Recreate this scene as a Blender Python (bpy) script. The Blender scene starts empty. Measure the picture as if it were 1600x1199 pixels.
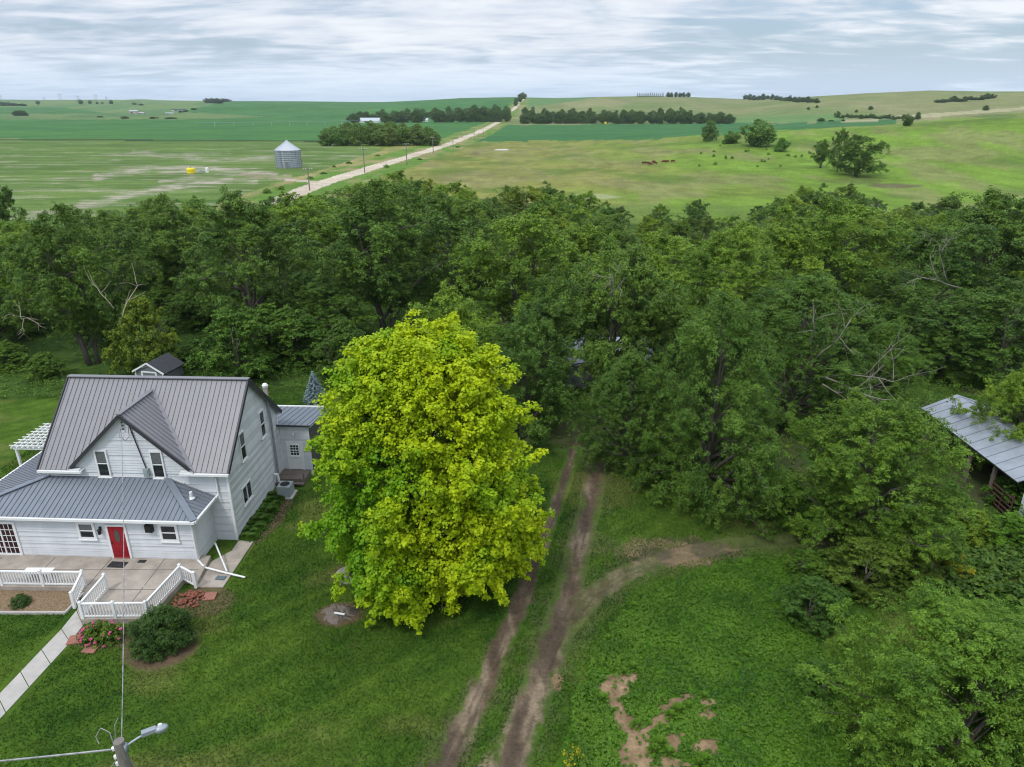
import bpy, math, random
import numpy as np
from mathutils import Vector, Matrix

random.seed(7)
R = math.radians
sc = bpy.context.scene
COL = sc.collection

# ------------------------------------------------------------------ camera
FPX = 1110.0
PIT = R(21.6)
CP, SP = math.cos(PIT), math.sin(PIT)
H = 24.0
cam_d = bpy.data.cameras.new('camera')
cam_d.sensor_fit = 'HORIZONTAL'
cam_d.sensor_width = 36
cam_d.lens = 36 * FPX / 1600
cam_d.clip_start = 0.5
cam_d.clip_end = 20000
cam = bpy.data.objects.new('camera', cam_d)
COL.objects.link(cam)
cam.location = (0, 0, H)
cam.rotation_euler = (R(90) - PIT, 0, 0)
sc.camera = cam


def ray(px, py):
    u = (px - 800) / FPX
    v = (py - 599.5) / FPX
    return u, CP - v * SP, SP + v * CP


def P(px, py, z=0.0):
    """world point at height z seen at a photo position"""
    u, f, d = ray(px, py)
    t = (H - z) / d
    return Vector((u * t, f * t, z))


def PY(px, py, Y):
    u, f, d = ray(px, py)
    t = Y / f
    return Vector((u * t, Y, H - d * t))


def proj(X, Y, Z):
    h = H - Z
    dep = np.maximum(Y * CP + h * SP, 1e-3)
    return 800 + FPX * X / dep, 599.5 + FPX * (h * CP - Y * SP) / dep


# ------------------------------------------------------------------ numpy noise
_rng = np.random.default_rng(11)
_LAT = _rng.random((256, 256))


def vnoise(x, y):
    xi = np.floor(x).astype(int)
    yi = np.floor(y).astype(int)
    fx = x - xi
    fy = y - yi
    fx = fx * fx * (3 - 2 * fx)
    fy = fy * fy * (3 - 2 * fy)
    a = _LAT[xi & 255, yi & 255]
    b = _LAT[(xi + 1) & 255, yi & 255]
    c = _LAT[xi & 255, (yi + 1) & 255]
    d = _LAT[(xi + 1) & 255, (yi + 1) & 255]
    return (a * (1 - fx) + b * fx) * (1 - fy) + (c * (1 - fx) + d * fx) * fy


def fbm(x, y, o=4):
    s = 0
    a = 0.5
    for k in range(o):
        s = s + a * vnoise(x + 17.3 * k, y + 5.1 * k)
        x = x * 2.03
        y = y * 2.03
        a *= 0.5
    return s / (1 - 0.5 ** o)


def sstep(a, b, x):
    t = np.clip((x - a) / (b - a), 0, 1)
    return t * t * (3 - 2 * t)


def inpoly(px, py, poly):
    r = np.zeros(px.shape, bool)
    n = len(poly)
    for i in range(n):
        x0, y0 = poly[i]
        x1, y1 = poly[(i + 1) % n]
        if y0 == y1:
            continue
        c = ((y0 > py) != (y1 > py)) & (px < (x1 - x0) * (py - y0) / (y1 - y0) + x0)
        r ^= c
    return r


def dpoly(x, y, pts):
    """distance to a polyline and the position 0..1 along it"""
    best = np.full(x.shape, 1e9)
    par = np.zeros(x.shape)
    n = len(pts) - 1
    for i in range(n):
        ax, ay = pts[i][0], pts[i][1]
        bx, by = pts[i + 1][0], pts[i + 1][1]
        dx, dy = bx - ax, by - ay
        t = np.clip(((x - ax) * dx + (y - ay) * dy) / (dx * dx + dy * dy + 1e-9), 0, 1)
        d = np.hypot(x - ax - t * dx, y - ay - t * dy)
        m = d < best
        best = np.where(m, d, best)
        par = np.where(m, (i + t) / n, par)
    return best, par


# ------------------------------------------------------------------ terrain height
SKY_PX = np.array([-400, 0, 170, 330, 470, 590, 660, 720, 800, 870, 940, 1000, 1060, 1160, 1220, 1270, 1350, 1450, 1530, 1600, 2000], float)
SKY_PY = np.array([156, 156.5, 156, 158, 158.5, 160, 157, 153.5, 152, 153.5, 151.5, 150.5, 151, 155, 154, 151, 146, 141.5, 143, 143, 144], float)
SKY_YS = np.array([3600, 3600, 3400, 3000, 2600, 2600, 2300, 2100, 2000, 1900, 1700, 1700, 1700, 1900, 1600, 1400, 1300, 1300, 1250, 1200, 1200], float)
SKY_Y0 = np.array([1000, 1000, 1000, 1000, 950, 950, 950, 950, 950, 850, 800, 800, 800, 800, 760, 720, 700, 700, 700, 700, 700], float)
_fh = CP - (157 - 599.5) / FPX * SP
SKY_T = (SKY_PX - 800) / FPX / _fh
CR_PX = np.array([-400, 850, 1000, 1150, 1400, 1600, 2000], float)
CR_PY = np.array([221, 221, 218, 207.5, 193.5, 177, 160], float)


def slope_at(py):
    v = (py - 599.5) / FPX
    return (SP + v * CP) / (CP - v * SP)


SKY_Z = H - slope_at(SKY_PY) * SKY_YS
YC = 430.0
CR_Z = np.maximum(0, H - slope_at(CR_PY) * YC)
CR_Z[:2] = 0
CR_T = (CR_PX - 800) / FPX / (CP - (200 - 599.5) / FPX * SP)


def terr(X, Y):
    X = np.asarray(X, float)
    Y = np.asarray(Y, float)
    t = X / np.maximum(Y, 1)
    zs = np.interp(t, SKY_T, SKY_Z)
    ys = np.interp(t, SKY_T, SKY_YS)
    y0 = np.interp(t, SKY_T, SKY_Y0)
    a = np.clip((Y - y0) / (ys - y0), 0, 1)
    up = zs * (0.35 * a + 0.65 * a * a * (3 - 2 * a))
    dn = 1 - 0.8 * sstep(0, 1, (Y - ys) / 1800.0)
    z = np.where(Y < ys, up, zs * dn)
    cz = np.interp(t, CR_T, CR_Z)
    b = sstep(205, YC, Y) * (1 - 0.75 * sstep(YC, 700, Y))
    z = z + cz * b * np.where(Y < ys, 1 - a, 0)
    roll = (fbm(X / 210.0 + 3, Y / 210.0, 3) - 0.5) * 22 * sstep(700, 1500, Y)
    roll *= (1 - np.exp(-((Y - ys) / 350.0) ** 2))
    fold = (fbm(X / 75.0 + 13, Y / 95.0 + 4, 3) - 0.5) * 5.0 * sstep(230, 330, Y) * (1 - sstep(YC - 60, YC, Y)) * sstep(0.16, 0.36, t)
    z = z + roll + fold
    # shallow wheel ruts
    return np.maximum(z, 0)


def PT(px, py):
    """point of the terrain seen at a photo position"""
    u, f, d = ray(px, py)
    t = 20.0
    for _ in range(4000):
        if H - d * t <= float(terr(u * t, f * t)):
            break
        t *= 1.003
    Y = f * t
    return Vector((u * t, Y, float(terr(u * t, Y))))


def gz(x, y):
    return float(terr(x, y))


# ------------------------------------------------------------------ materials
def srgb(r, g, b):
    def f(c):
        c /= 255.0
        return c / 12.92 if c <= 0.04045 else ((c + 0.055) / 1.055) ** 2.4
    return (f(r), f(g), f(b), 1)


def nodes(m):
    m.use_nodes = True
    nt = m.node_tree
    return nt, nt.nodes, nt.links, nt.nodes['Principled BSDF']


def mat(name, col, rough=0.7, metal=0.0, var=0.12, scale=6.0, bump=0.0, bscale=40.0, spec=0.3, stretch=None):
    m = bpy.data.materials.new(name)
    nt, n, l, b = nodes(m)
    b.inputs['Roughness'].default_value = rough
    b.inputs['Metallic'].default_value = metal
    b.inputs['Specular IOR Level'].default_value = spec
    tc = n.new('ShaderNodeTexCoord')
    src = tc.outputs['Object']
    if stretch:
        mp = n.new('ShaderNodeMapping')
        mp.inputs['Scale'].default_value = stretch
        l.new(src, mp.inputs['Vector'])
        src = mp.outputs['Vector']
    nz = n.new('ShaderNodeTexNoise')
    nz.inputs['Scale'].default_value = scale
    nz.inputs['Detail'].default_value = 6
    nz.inputs['Roughness'].default_value = 0.65
    l.new(src, nz.inputs['Vector'])
    mr = n.new('ShaderNodeMapRange')
    mr.inputs[1].default_value = 0.3
    mr.inputs[2].default_value = 0.7
    mr.inputs[3].default_value = 1 - var
    mr.inputs[4].default_value = 1 + var
    l.new(nz.outputs['Fac'], mr.inputs[0])
    mx = n.new('ShaderNodeVectorMath')
    mx.operation = 'SCALE'
    mx.inputs[0].default_value = col[:3]
    l.new(mr.outputs[0], mx.inputs['Scale'])
    l.new(mx.outputs[0], b.inputs['Base Color'])
    if bump:
        n2 = n.new('ShaderNodeTexNoise')
        n2.inputs['Scale'].default_value = bscale
        n2.inputs['Detail'].default_value = 4
        l.new(src, n2.inputs['Vector'])
        bp = n.new('ShaderNodeBump')
        bp.inputs['Strength'].default_value = bump
        bp.inputs['Distance'].default_value = 0.05
        l.new(n2.outputs['Fac'], bp.inputs['Height'])
        l.new(bp.outputs[0], b.inputs['Normal'])
    return m


def leaf_mat(name, dark, light, alt=None, transl=0.17, hv=0.10):
    m = bpy.data.materials.new(name)
    nt, n, l, b = nodes(m)
    b.inputs['Roughness'].default_value = 0.55
    b.inputs['Specular IOR Level'].default_value = 0.25
    at = n.new('ShaderNodeAttribute')
    at.attribute_name = 'tint'
    mx = n.new('ShaderNodeMix')
    mx.data_type = 'RGBA'
    mx.inputs['A'].default_value = dark
    mx.inputs['B'].default_value = light
    l.new(at.outputs['Fac'], mx.inputs['Factor'])
    out = mx.outputs['Result']
    if alt:
        a2 = n.new('ShaderNodeAttribute')
        a2.attribute_name = 'hue'
        m2 = n.new('ShaderNodeMix')
        m2.data_type = 'RGBA'
        m2.inputs['B'].default_value = alt
        l.new(a2.outputs['Fac'], m2.inputs['Factor'])
        l.new(out, m2.inputs['A'])
        out = m2.outputs['Result']
    oi = n.new('ShaderNodeObjectInfo')
    m3 = n.new('ShaderNodeMix')
    m3.data_type = 'RGBA'
    m3.blend_type = 'MULTIPLY'
    m3.inputs['Factor'].default_value = 1
    l.new(out, m3.inputs['A'])
    l.new(oi.outputs['Color'], m3.inputs['B'])
    out = m3.outputs['Result']
    l.new(out, b.inputs['Base Color'])
    tr = n.new('ShaderNodeBsdfTranslucent')
    l.new(out, tr.inputs['Color'])
    ms = n.new('ShaderNodeMixShader')
    ms.inputs[0].default_value = transl
    l.new(b.outputs[0], ms.inputs[1])
    l.new(tr.outputs[0], ms.inputs[2])
    l.new(ms.outputs[0], n['Material Output'].inputs['Surface'])
    return m


M = {}
M['siding'] = mat('white_vinyl_siding', (0.63, 0.645, 0.66, 1), 0.5, var=0.09, scale=1.0, stretch=(1, 1, 0.35))
M['white'] = mat('white_paint', (0.78, 0.78, 0.77, 1), 0.45, var=0.05, scale=3)
M['roof'] = mat('grey_metal_roof', (0.205, 0.200, 0.212, 1), 0.42, 0.0, var=0.07, scale=1.5, spec=0.5)
M['roofblue'] = mat('blue_grey_metal_roof', (0.175, 0.198, 0.232, 1), 0.38, 0.0, var=0.08, scale=1.5, spec=0.5)
M['rib'] = mat('roof_rib', (0.158, 0.157, 0.171, 1), 0.5, var=0.05)
M['trimdark'] = mat('dark_trim', (0.045, 0.045, 0.05, 1), 0.5, var=0.08)
M['glass'] = mat('window_glass', (0.022, 0.025, 0.028, 1), 0.08, var=0.25, scale=2.5, spec=0.5)
M['curtain'] = mat('grey_blind', (0.13, 0.135, 0.14, 1), 0.3, var=0.2, scale=4, spec=0.5)
M['red'] = mat('red_door_paint', (0.31, 0.012, 0.022, 1), 0.35, var=0.08, scale=3)
M['redsash'] = mat('dark_red_curtain', (0.035, 0.012, 0.014, 1), 0.2, var=0.3, scale=4)
M['brass'] = mat('leaded_glass', (0.09, 0.085, 0.07, 1), 0.25, var=0.3, scale=25)
M['black'] = mat('black_metal', (0.018, 0.018, 0.02, 1), 0.45, var=0.15)
M['conc'] = mat('concrete', (0.36, 0.312, 0.262, 1), 0.85, var=0.26, scale=1.1, bump=0.15)
M['conclight'] = mat('pale_concrete', (0.42, 0.395, 0.36, 1), 0.85, var=0.14, scale=1.6, bump=0.12)
M['joint'] = mat('concrete_joint', (0.13, 0.12, 0.10, 1), 0.9)
M['mulch'] = mat('wood_mulch', (0.21, 0.145, 0.085, 1), 0.95, var=0.6, scale=14, bump=0.6, bscale=30)
M['bark'] = mat('grey_bark', (0.105, 0.09, 0.075, 1), 0.9, var=0.35, scale=5, bump=0.6, bscale=14, stretch=(3, 3, 0.6))
M['deadwood'] = mat('bleached_dead_wood', (0.25, 0.225, 0.19, 1), 0.85, var=0.25, scale=6)
M['palebark'] = mat('pale_dead_branch', (0.42, 0.37, 0.27, 1), 0.85, var=0.25, scale=6)
M['wood'] = mat('weathered_wood', (0.17, 0.14, 0.115, 1), 0.85, var=0.3, scale=4, bump=0.3, stretch=(4, 4, 0.7))
M['polewood'] = mat('grey_pole_wood', (0.21, 0.19, 0.165, 1), 0.85, var=0.3, scale=6, bump=0.4, stretch=(5, 5, 0.4))
M['brick'] = mat('red_brick', (0.24, 0.085, 0.055, 1), 0.9, var=0.35, scale=9, bump=0.2)
M['slab'] = mat('red_paving_slab', (0.30, 0.135, 0.10, 1), 0.9, var=0.18, scale=6)
M['galv'] = mat('galvanised_steel', (0.31, 0.34, 0.38, 1), 0.45, 0.3, var=0.16, scale=1.3, spec=0.5)
M['galvrib'] = mat('galvanised_rib', (0.22, 0.24, 0.265, 1), 0.45, 0.3, var=0.1)
M['bin'] = mat('corrugated_bin_steel', (0.34, 0.37, 0.41, 1), 0.45, 0.4, var=0.25, scale=0.9, stretch=(1, 1, 0.25))
M['binroof'] = mat('bin_roof_steel', (0.50, 0.53, 0.56, 1), 0.4, 0.3, var=0.08)
M['acgrey'] = mat('grey_green_enamel', (0.30, 0.345, 0.345, 1), 0.5, var=0.08)
M['mat'] = mat('dark_rubber_mat', (0.035, 0.036, 0.036, 1), 0.9, var=0.7, scale=14)
M['yellow'] = mat('yellow_plastic', (0.86, 0.66, 0.02, 1), 0.4, var=0.05)
M['shedgrey'] = mat('grey_shed_siding', (0.16, 0.165, 0.18, 1), 0.6, var=0.1)
M['shingle'] = mat('dark_grey_shingles', (0.05, 0.052, 0.058, 1), 0.9, var=0.3, scale=8, bump=0.4)
M['grey_and_shade'] = mat('dark_grey_and_siding_shade', (0.10, 0.098, 0.095, 1), 0.8, var=0.1)  # plain dark grey, and the painted shade of the annex end siding
M['rust'] = mat('rusty_red_steel', (0.085, 0.042, 0.035, 1), 0.75, var=0.3, scale=8)
M['whitebarn'] = mat('pale_sheet_metal', (0.60, 0.62, 0.66, 1), 0.5, 0.1, var=0.1)
M['tan'] = mat('tan_house_wall', (0.42, 0.37, 0.30, 1), 0.8, var=0.1)
M['cow'] = mat('red_brown_hide', (0.115, 0.032, 0.018, 1), 0.8, var=0.25, scale=2)
M['wire'] = mat('aluminium_wire', (0.30, 0.30, 0.30, 1), 0.5, 0.3, var=0.6, scale=3)
M['bluegrey'] = mat('blue_grey_slab', (0.11, 0.15, 0.17, 1), 0.8, var=0.15)
M['stone'] = mat('grey_stone', (0.30, 0.28, 0.25, 1), 0.9, var=0.25, scale=3, bump=0.4, bscale=8)
M['pink'] = mat('pink_petals', (0.55, 0.10, 0.20, 1), 0.6, var=0.2)
M['lens'] = mat('lamp_refractor', (0.30, 0.31, 0.32, 1), 0.2, var=0.25, scale=14, spec=0.5)

M['maple'] = leaf_mat('golden_maple_leaf', (0.335, 0.480, 0.006, 1), (0.585, 0.680, 0.010, 1), (0.150, 0.360, 0.010, 1), 0.34)
M['elm'] = leaf_mat('elm_leaf', (0.058, 0.122, 0.014, 1), (0.175, 0.290, 0.032, 1))
M['shrubleaf'] = leaf_mat('shrub_leaf', (0.080, 0.160, 0.016, 1), (0.200, 0.320, 0.034, 1))
M['fir'] = leaf_mat('blue_spruce_needle', (0.17, 0.25, 0.26, 1), (0.33, 0.43, 0.46, 1), transl=0.1)
M['pine'] = leaf_mat('mugo_pine_needle', (0.026, 0.068, 0.009, 1), (0.066, 0.130, 0.018, 1), transl=0.12)
M['garden'] = leaf_mat('garden_plant_leaf', (0.034, 0.100, 0.007, 1), (0.108, 0.222, 0.016, 1), (0.42, 0.36, 0.01, 1))
M['grass'] = leaf_mat('grass_blade', (0.032, 0.084, 0.008, 1), (0.100, 0.182, 0.018, 1), (0.160, 0.170, 0.045, 1), transl=0.3)
M['farleaf'] = leaf_mat('far_tree_leaf', (0.070, 0.135, 0.026, 1), (0.165, 0.260, 0.045, 1), transl=0.25)


def ground_mat():
    m = bpy.data.materials.new('ground_cover')
    nt, n, l, b = nodes(m)
    b.inputs['Roughness'].default_value = 0.95
    b.inputs['Specular IOR Level'].default_value = 0.1
    at = n.new('ShaderNodeAttribute')
    at.attribute_name = 'Col'
    geo = n.new('ShaderNodeNewGeometry')
    f = None
    for sc_, amt, st in ((7.0, 0.34, (1, 1, 1)), (1.3, 0.30, (1, 1, 1)), (0.16, 0.22, (1, 1, 1)), (0.02, 0.22, (1, 1.6, 1))):
        mp = n.new('ShaderNodeMapping')
        mp.inputs['Scale'].default_value = st
        l.new(geo.outputs['Position'], mp.inputs['Vector'])
        nz = n.new('ShaderNodeTexNoise')
        nz.inputs['Scale'].default_value = sc_
        nz.inputs['Detail'].default_value = 5
        nz.inputs['Roughness'].default_value = 0.7
        l.new(mp.outputs[0], nz.inputs['Vector'])
        mr = n.new('ShaderNodeMapRange')
        mr.clamp = False
        mr.inputs[1].default_value = 0.25
        mr.inputs[2].default_value = 0.75
        mr.inputs[3].default_value = 1 - amt
        mr.inputs[4].default_value = 1 + amt
        l.new(nz.outputs['Fac'], mr.inputs[0])
        if f is None:
            f = mr.outputs[0]
        else:
            mu = n.new('ShaderNodeMath')
            mu.operation = 'MULTIPLY'
            l.new(f, mu.inputs[0])
            l.new(mr.outputs[0], mu.inputs[1])
            f = mu.outputs[0]
    mx = n.new('ShaderNodeVectorMath')
    mx.operation = 'SCALE'
    l.new(at.outputs['Color'], mx.inputs[0])
    l.new(f, mx.inputs['Scale'])
    l.new(mx.outputs[0], b.inputs['Base Color'])
    n2 = n.new('ShaderNodeTexNoise')
    n2.inputs['Scale'].default_value = 5
    n2.inputs['Detail'].default_value = 6
    l.new(geo.outputs['Position'], n2.inputs['Vector'])
    bp = n.new('ShaderNodeBump')
    bp.inputs['Strength'].default_value = 0.5
    bp.inputs['Distance'].default_value = 0.1
    l.new(n2.outputs['Fac'], bp.inputs['Height'])
    l.new(bp.outputs[0], b.inputs['Normal'])
    return m


M['ground'] = ground_mat()


# ------------------------------------------------------------------ object helpers
def tag(o, label=None, cat=None, group=None, kind=None):
    if label:
        o['label'] = label
    if cat:
        o['category'] = cat
    if group:
        o['group'] = group
    if kind:
        o['kind'] = kind
    return o


def thing(name, label, cat, loc=(0, 0, 0), rz=0.0, group=None):
    o = bpy.data.objects.new(name, None)
    o.empty_display_size = 0.3
    COL.objects.link(o)
    o.location = loc
    o.rotation_euler = (0, 0, rz)
    return tag(o, label, cat, group)


def link(name, me, parent=None):
    o = bpy.data.objects.new(name, me)
    COL.objects.link(o)
    if parent is not None:
        o.parent = parent
    return o


def dup(root, loc, rz=0.0, scale=(1, 1, 1), label=None, group=None, color=None):
    r = root.copy()
    COL.objects.link(r)
    r.location = loc
    r.rotation_euler = (0, 0, rz)
    r.scale = scale
    if label:
        r['label'] = label
    if group:
        r['group'] = group
    if color:
        r.color = color
    for ch in list(root.children):
        c = ch.copy()
        COL.objects.link(c)
        c.parent = r
        if color:
            c.color = color
        for g in list(ch.children):
            d = g.copy()
            COL.objects.link(d)
            d.parent = c
            if color:
                d.color = color
    return r


class MB:
    def __init__(s):
        s.v = []
        s.f = []

    def add(s, vs, fs):
        k = len(s.v)
        s.v += [tuple(x) for x in vs]
        s.f += [tuple(i + k for i in f) for f in fs]

    def box(s, c, d, rz=0.0, mx=None):
        x, y, z = d[0] / 2, d[1] / 2, d[2] / 2
        vs = [Vector((a * x, b * y, e * z)) for e in (-1, 1) for b in (-1, 1) for a in (-1, 1)]
        m = mx if mx is not None else Matrix.Rotation(rz, 3, 'Z')
        vs = [m @ q + Vector(c) for q in vs]
        s.add(vs, [(0, 2, 3, 1), (4, 5, 7, 6), (0, 1, 5, 4), (2, 6, 7, 3), (0, 4, 6, 2), (1, 3, 7, 5)])
        return s

    def bar(s, a, b, w, h=None, up=(0, 0, 1)):
        a, b = Vector(a), Vector(b)
        h = h or w
        d = (b - a)
        L = d.length
        d.normalize()
        up = Vector(up)
        if abs(d.dot(up)) > 0.98:
            up = Vector((0, 1, 0))
        sx = d.cross(up).normalized()
        uz = sx.cross(d).normalized()
        m = Matrix((sx, d, uz)).transposed()
        return s.box((a + b) / 2, (w, L, h), mx=m)

    def tube(s, pts, rad, n=6, cap=True):
        pts = [Vector(p) for p in pts]
        if not hasattr(rad, '__len__'):
            rad = [rad] * len(pts)
        k = len(s.v)
        ref = None
        for i, p in enumerate(pts):
            d = (pts[min(i + 1, len(pts) - 1)] - pts[max(i - 1, 0)])
            if d.length < 1e-6:
                d = Vector((0, 0, 1))
            d.normalize()
            if ref is None:
                ref = Vector((1, 0, 0)) if abs(d.x) < 0.8 else Vector((0, 1, 0))
            ref = (ref - d * ref.dot(d)).normalized()
            b2 = d.cross(ref)
            for j in range(n):
                a = 2 * math.pi * j / n
                s.v.append(tuple(p + (ref * math.cos(a) + b2 * math.sin(a)) * rad[i]))
        for i in range(len(pts) - 1):
            for j in range(n):
                a = k + i * n + j
                b = k + i * n + (j + 1) % n
                s.f.append((a, b, b + n, a + n))
        if cap:
            s.f.append(tuple(k + j for j in reversed(range(n))))
            e = k + (len(pts) - 1) * n
            s.f.append(tuple(e + j for j in range(n)))
        return s

    def lathe(s, prof, n=16, c=(0, 0, 0)):
        k = len(s.v)
        for r, z in prof:
            for j in range(n):
                a = 2 * math.pi * j / n
                s.v.append((c[0] + r * math.cos(a), c[1] + r * math.sin(a), c[2] + z))
        for i in range(len(prof) - 1):
            for j in range(n):
                a = k + i * n + j
                b = k + i * n + (j + 1) % n
                s.f.append((a, b, b + n, a + n))
        return s

    def slab(s, poly, z0, z1):
        """prism over a horizontal polygon (counter-clockwise)"""
        n = len(poly)
        k = len(s.v)
        s.v += [(p[0], p[1], z0) for p in poly] + [(p[0], p[1], z1) for p in poly]
        s.f.append(tuple(k + n + i for i in range(n)))
        s.f.append(tuple(k + i for i in reversed(range(n))))
        for i in range(n):
            j = (i + 1) % n
            s.f.append((k + i, k + j, k + n + j, k + n + i))
        return s

    def build(s, name, m, parent=None, smooth=False):
        me = bpy.data.meshes.new(name)
        me.from_pydata(s.v, [], s.f)
        for x in (m if isinstance(m, (list, tuple)) else [m]):
            me.materials.append(x)
        if smooth:
            me.polygons.foreach_set('use_smooth', np.ones(len(me.polygons), bool))
        me.update()
        return link(name, me, parent)


def quads_mesh(name, V, m, attrs=None, nper=4):
    """V: (n, nper, 3) array of separate small faces"""
    n = len(V)
    me = bpy.data.meshes.new(name)
    me.vertices.add(n * nper)
    me.vertices.foreach_set('co', np.ascontiguousarray(V, dtype=np.float32).ravel())
    me.loops.add(n * nper)
    me.loops.foreach_set('vertex_index', np.arange(n * nper, dtype=np.int32))
    me.polygons.add(n)
    me.polygons.foreach_set('loop_start', np.arange(0, n * nper, nper, dtype=np.int32))
    me.update(calc_edges=True)
    for k, a in (attrs or {}).items():
        at = me.attributes.new(k, 'FLOAT', 'FACE')
        at.data.foreach_set('value', np.ascontiguousarray(a, dtype=np.float32))
    me.materials.append(m)
    return me


def unit(v):
    return v / np.maximum(np.linalg.norm(v, axis=-1, keepdims=True), 1e-9)


def leaf_quads(pos, nrm, size, rng, ratio=0.55, droop=0.0):
    """rhombic leaves at pos facing nrm"""
    n = len(pos)
    r = rng.normal(size=(n, 3))
    r[:, 2] -= droop
    ax = unit(r - nrm * np.sum(r * nrm, 1, keepdims=True))
    bx = np.cross(nrm, ax)
    L = (size * rng.uniform(0.65, 1.3, n))[:, None]
    W = L * ratio
    V = np.stack([pos - ax * L * 0.5, pos + bx * W * 0.5 + ax * L * 0.05, pos + ax * L * 0.5, pos - bx * W * 0.5 + ax * L * 0.05], 1)
    return V


def clumps_to_leaves(C, rc, per, size, rng, cen, flat=0.7, up=0.55, ratio=0.55, droop=0.0, shell=0.5):
    """leaf faces spread over small domes at C; returns quads and tint"""
    nC = len(C)
    idx = np.repeat(np.arange(nC), per)
    out = unit(C - cen)
    d = unit(rng.normal(size=(nC * per, 3)) + 0.55 * out[idx] + np.array([0, 0, up]))
    rad = rc[idx] * rng.uniform(shell, 1.0, nC * per)
    off = d * rad[:, None]
    off[:, 2] *= flat
    pos = C[idx] + off
    nrm = unit(d * 0.75 + np.array([0, 0, 0.5]) + rng.normal(size=d.shape) * 0.45)
    V = leaf_quads(pos, nrm, np.full(nC * per, size), rng, ratio, droop)
    ct = rng.uniform(0.0, 0.95, nC)
    tint = np.clip(ct[idx] + rng.normal(size=nC * per) * 0.16, 0, 1)
    return V, tint, idx


def limb_path(a, b, rng, sag=0.15, n=6):
    a, b = np.array(a, float), np.array(b, float)
    L = np.linalg.norm(b - a)
    pts = []
    w = rng.normal(size=3) * L * 0.06
    for i in range(n):
        t = i / (n - 1)
        p = a * (1 - t) + b * t
        p = p + np.array([0, 0, 1]) * math.sin(t * math.pi) * L * sag + w * math.sin(t * math.pi)
        pts.append(p)
    return pts


def make_crown(seed, Hh, Rr, z0, lobes, lobe_r, per_m2, per, rc, size, prof=None, flat=0.75, lflat=0.85, ratio=0.5,
               droop=0.3, up=0.45, irr=0.18, inner=0.25, shell=0.5):
    """lobes on a crown envelope -> small leaf domes on the lobes -> leaves. Returns V, tint, lobe centres, clump centres."""
    rng = np.random.default_rng(seed)
    if prof is None:
        prof = [(0, 0.45), (0.12, 0.8), (0.35, 1.0), (0.6, 0.92), (0.8, 0.68), (0.93, 0.38), (1.0, 0.12)]
    pz = np.array([q[0] for q in prof])
    pr = np.array([q[1] for q in prof])
    Lc, Lr = [], []
    tries = 0
    amp = rng.uniform(0, 6.28, 3)
    while len(Lc) < lobes and tries < 20000:
        tries += 1
        zf = rng.uniform(0.02, 0.98)
        th = rng.uniform(0, 2 * math.pi)
        lr = lobe_r * rng.uniform(0.7, 1.3)
        e = 1 + irr * math.sin(2 * th + amp[0]) * 0.6 + irr * math.sin(3 * th + amp[1] + 4 * zf) + rng.normal() * irr * 0.4
        rr = np.interp(zf, pz, pr) * Rr * e
        q = max(0.0, rr - lr * 0.92)
        if rng.random() < inner:
            q *= rng.uniform(0.1, 0.7)
        c = np.array([q * math.cos(th), q * math.sin(th), z0 + (Hh - z0) * zf - lr * 0.45 * zf])
        c[2] = max(c[2], z0 * 0.6 + lr * 0.2)
        if all(np.linalg.norm(c - o) > 0.62 * (lr + r2) * 0.95 for o, r2 in zip(Lc, Lr)):
            Lc.append(c)
            Lr.append(lr)
        elif tries % 400 == 399:
            lobe_r *= 0.93
    Lc = np.array(Lc)
    Lr = np.array(Lr)
    Cs, Rc = [], []
    for c, lr in zip(Lc, Lr):
        n = int(per_m2 * 4 * math.pi * lr * lr)
        d = unit(rng.normal(size=(n, 3)) + np.array([0, 0, 0.25]))
        p = d * (lr * rng.uniform(0.72, 1.06, n))[:, None]
        wob = 1 + 0.22 * np.sin(d[:, 0] * 5 + seed) * np.sin(d[:, 1] * 5 + c[0]) + 0.15 * np.sin(d[:, 2] * 7 + c[1])
        p *= wob[:, None]
        p[:, 2] *= lflat
        p = p + c
        # drop what is deep inside another lobe
        keep = np.ones(n, bool)
        for c2, l2 in zip(Lc, Lr):
            if c2 is c or np.allclose(c2, c):
                continue
            dd = (p - c2) / np.array([1, 1, lflat])
            keep &= np.linalg.norm(dd, axis=1) > l2 * 0.72
        keep &= p[:, 2] > 0.35
        Cs.append(p[keep])
        Rc.append(rc * rng.uniform(0.6, 1.35, keep.sum()))
    C = np.concatenate(Cs)
    rcs = np.concatenate(Rc)
    cen = np.array([0, 0, z0 + (Hh - z0) * 0.45])
    V, tint, idx = clumps_to_leaves(C, rcs, per, size, rng, cen, flat, up, ratio, droop, shell)
    return V, tint, Lc, C, idx


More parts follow.
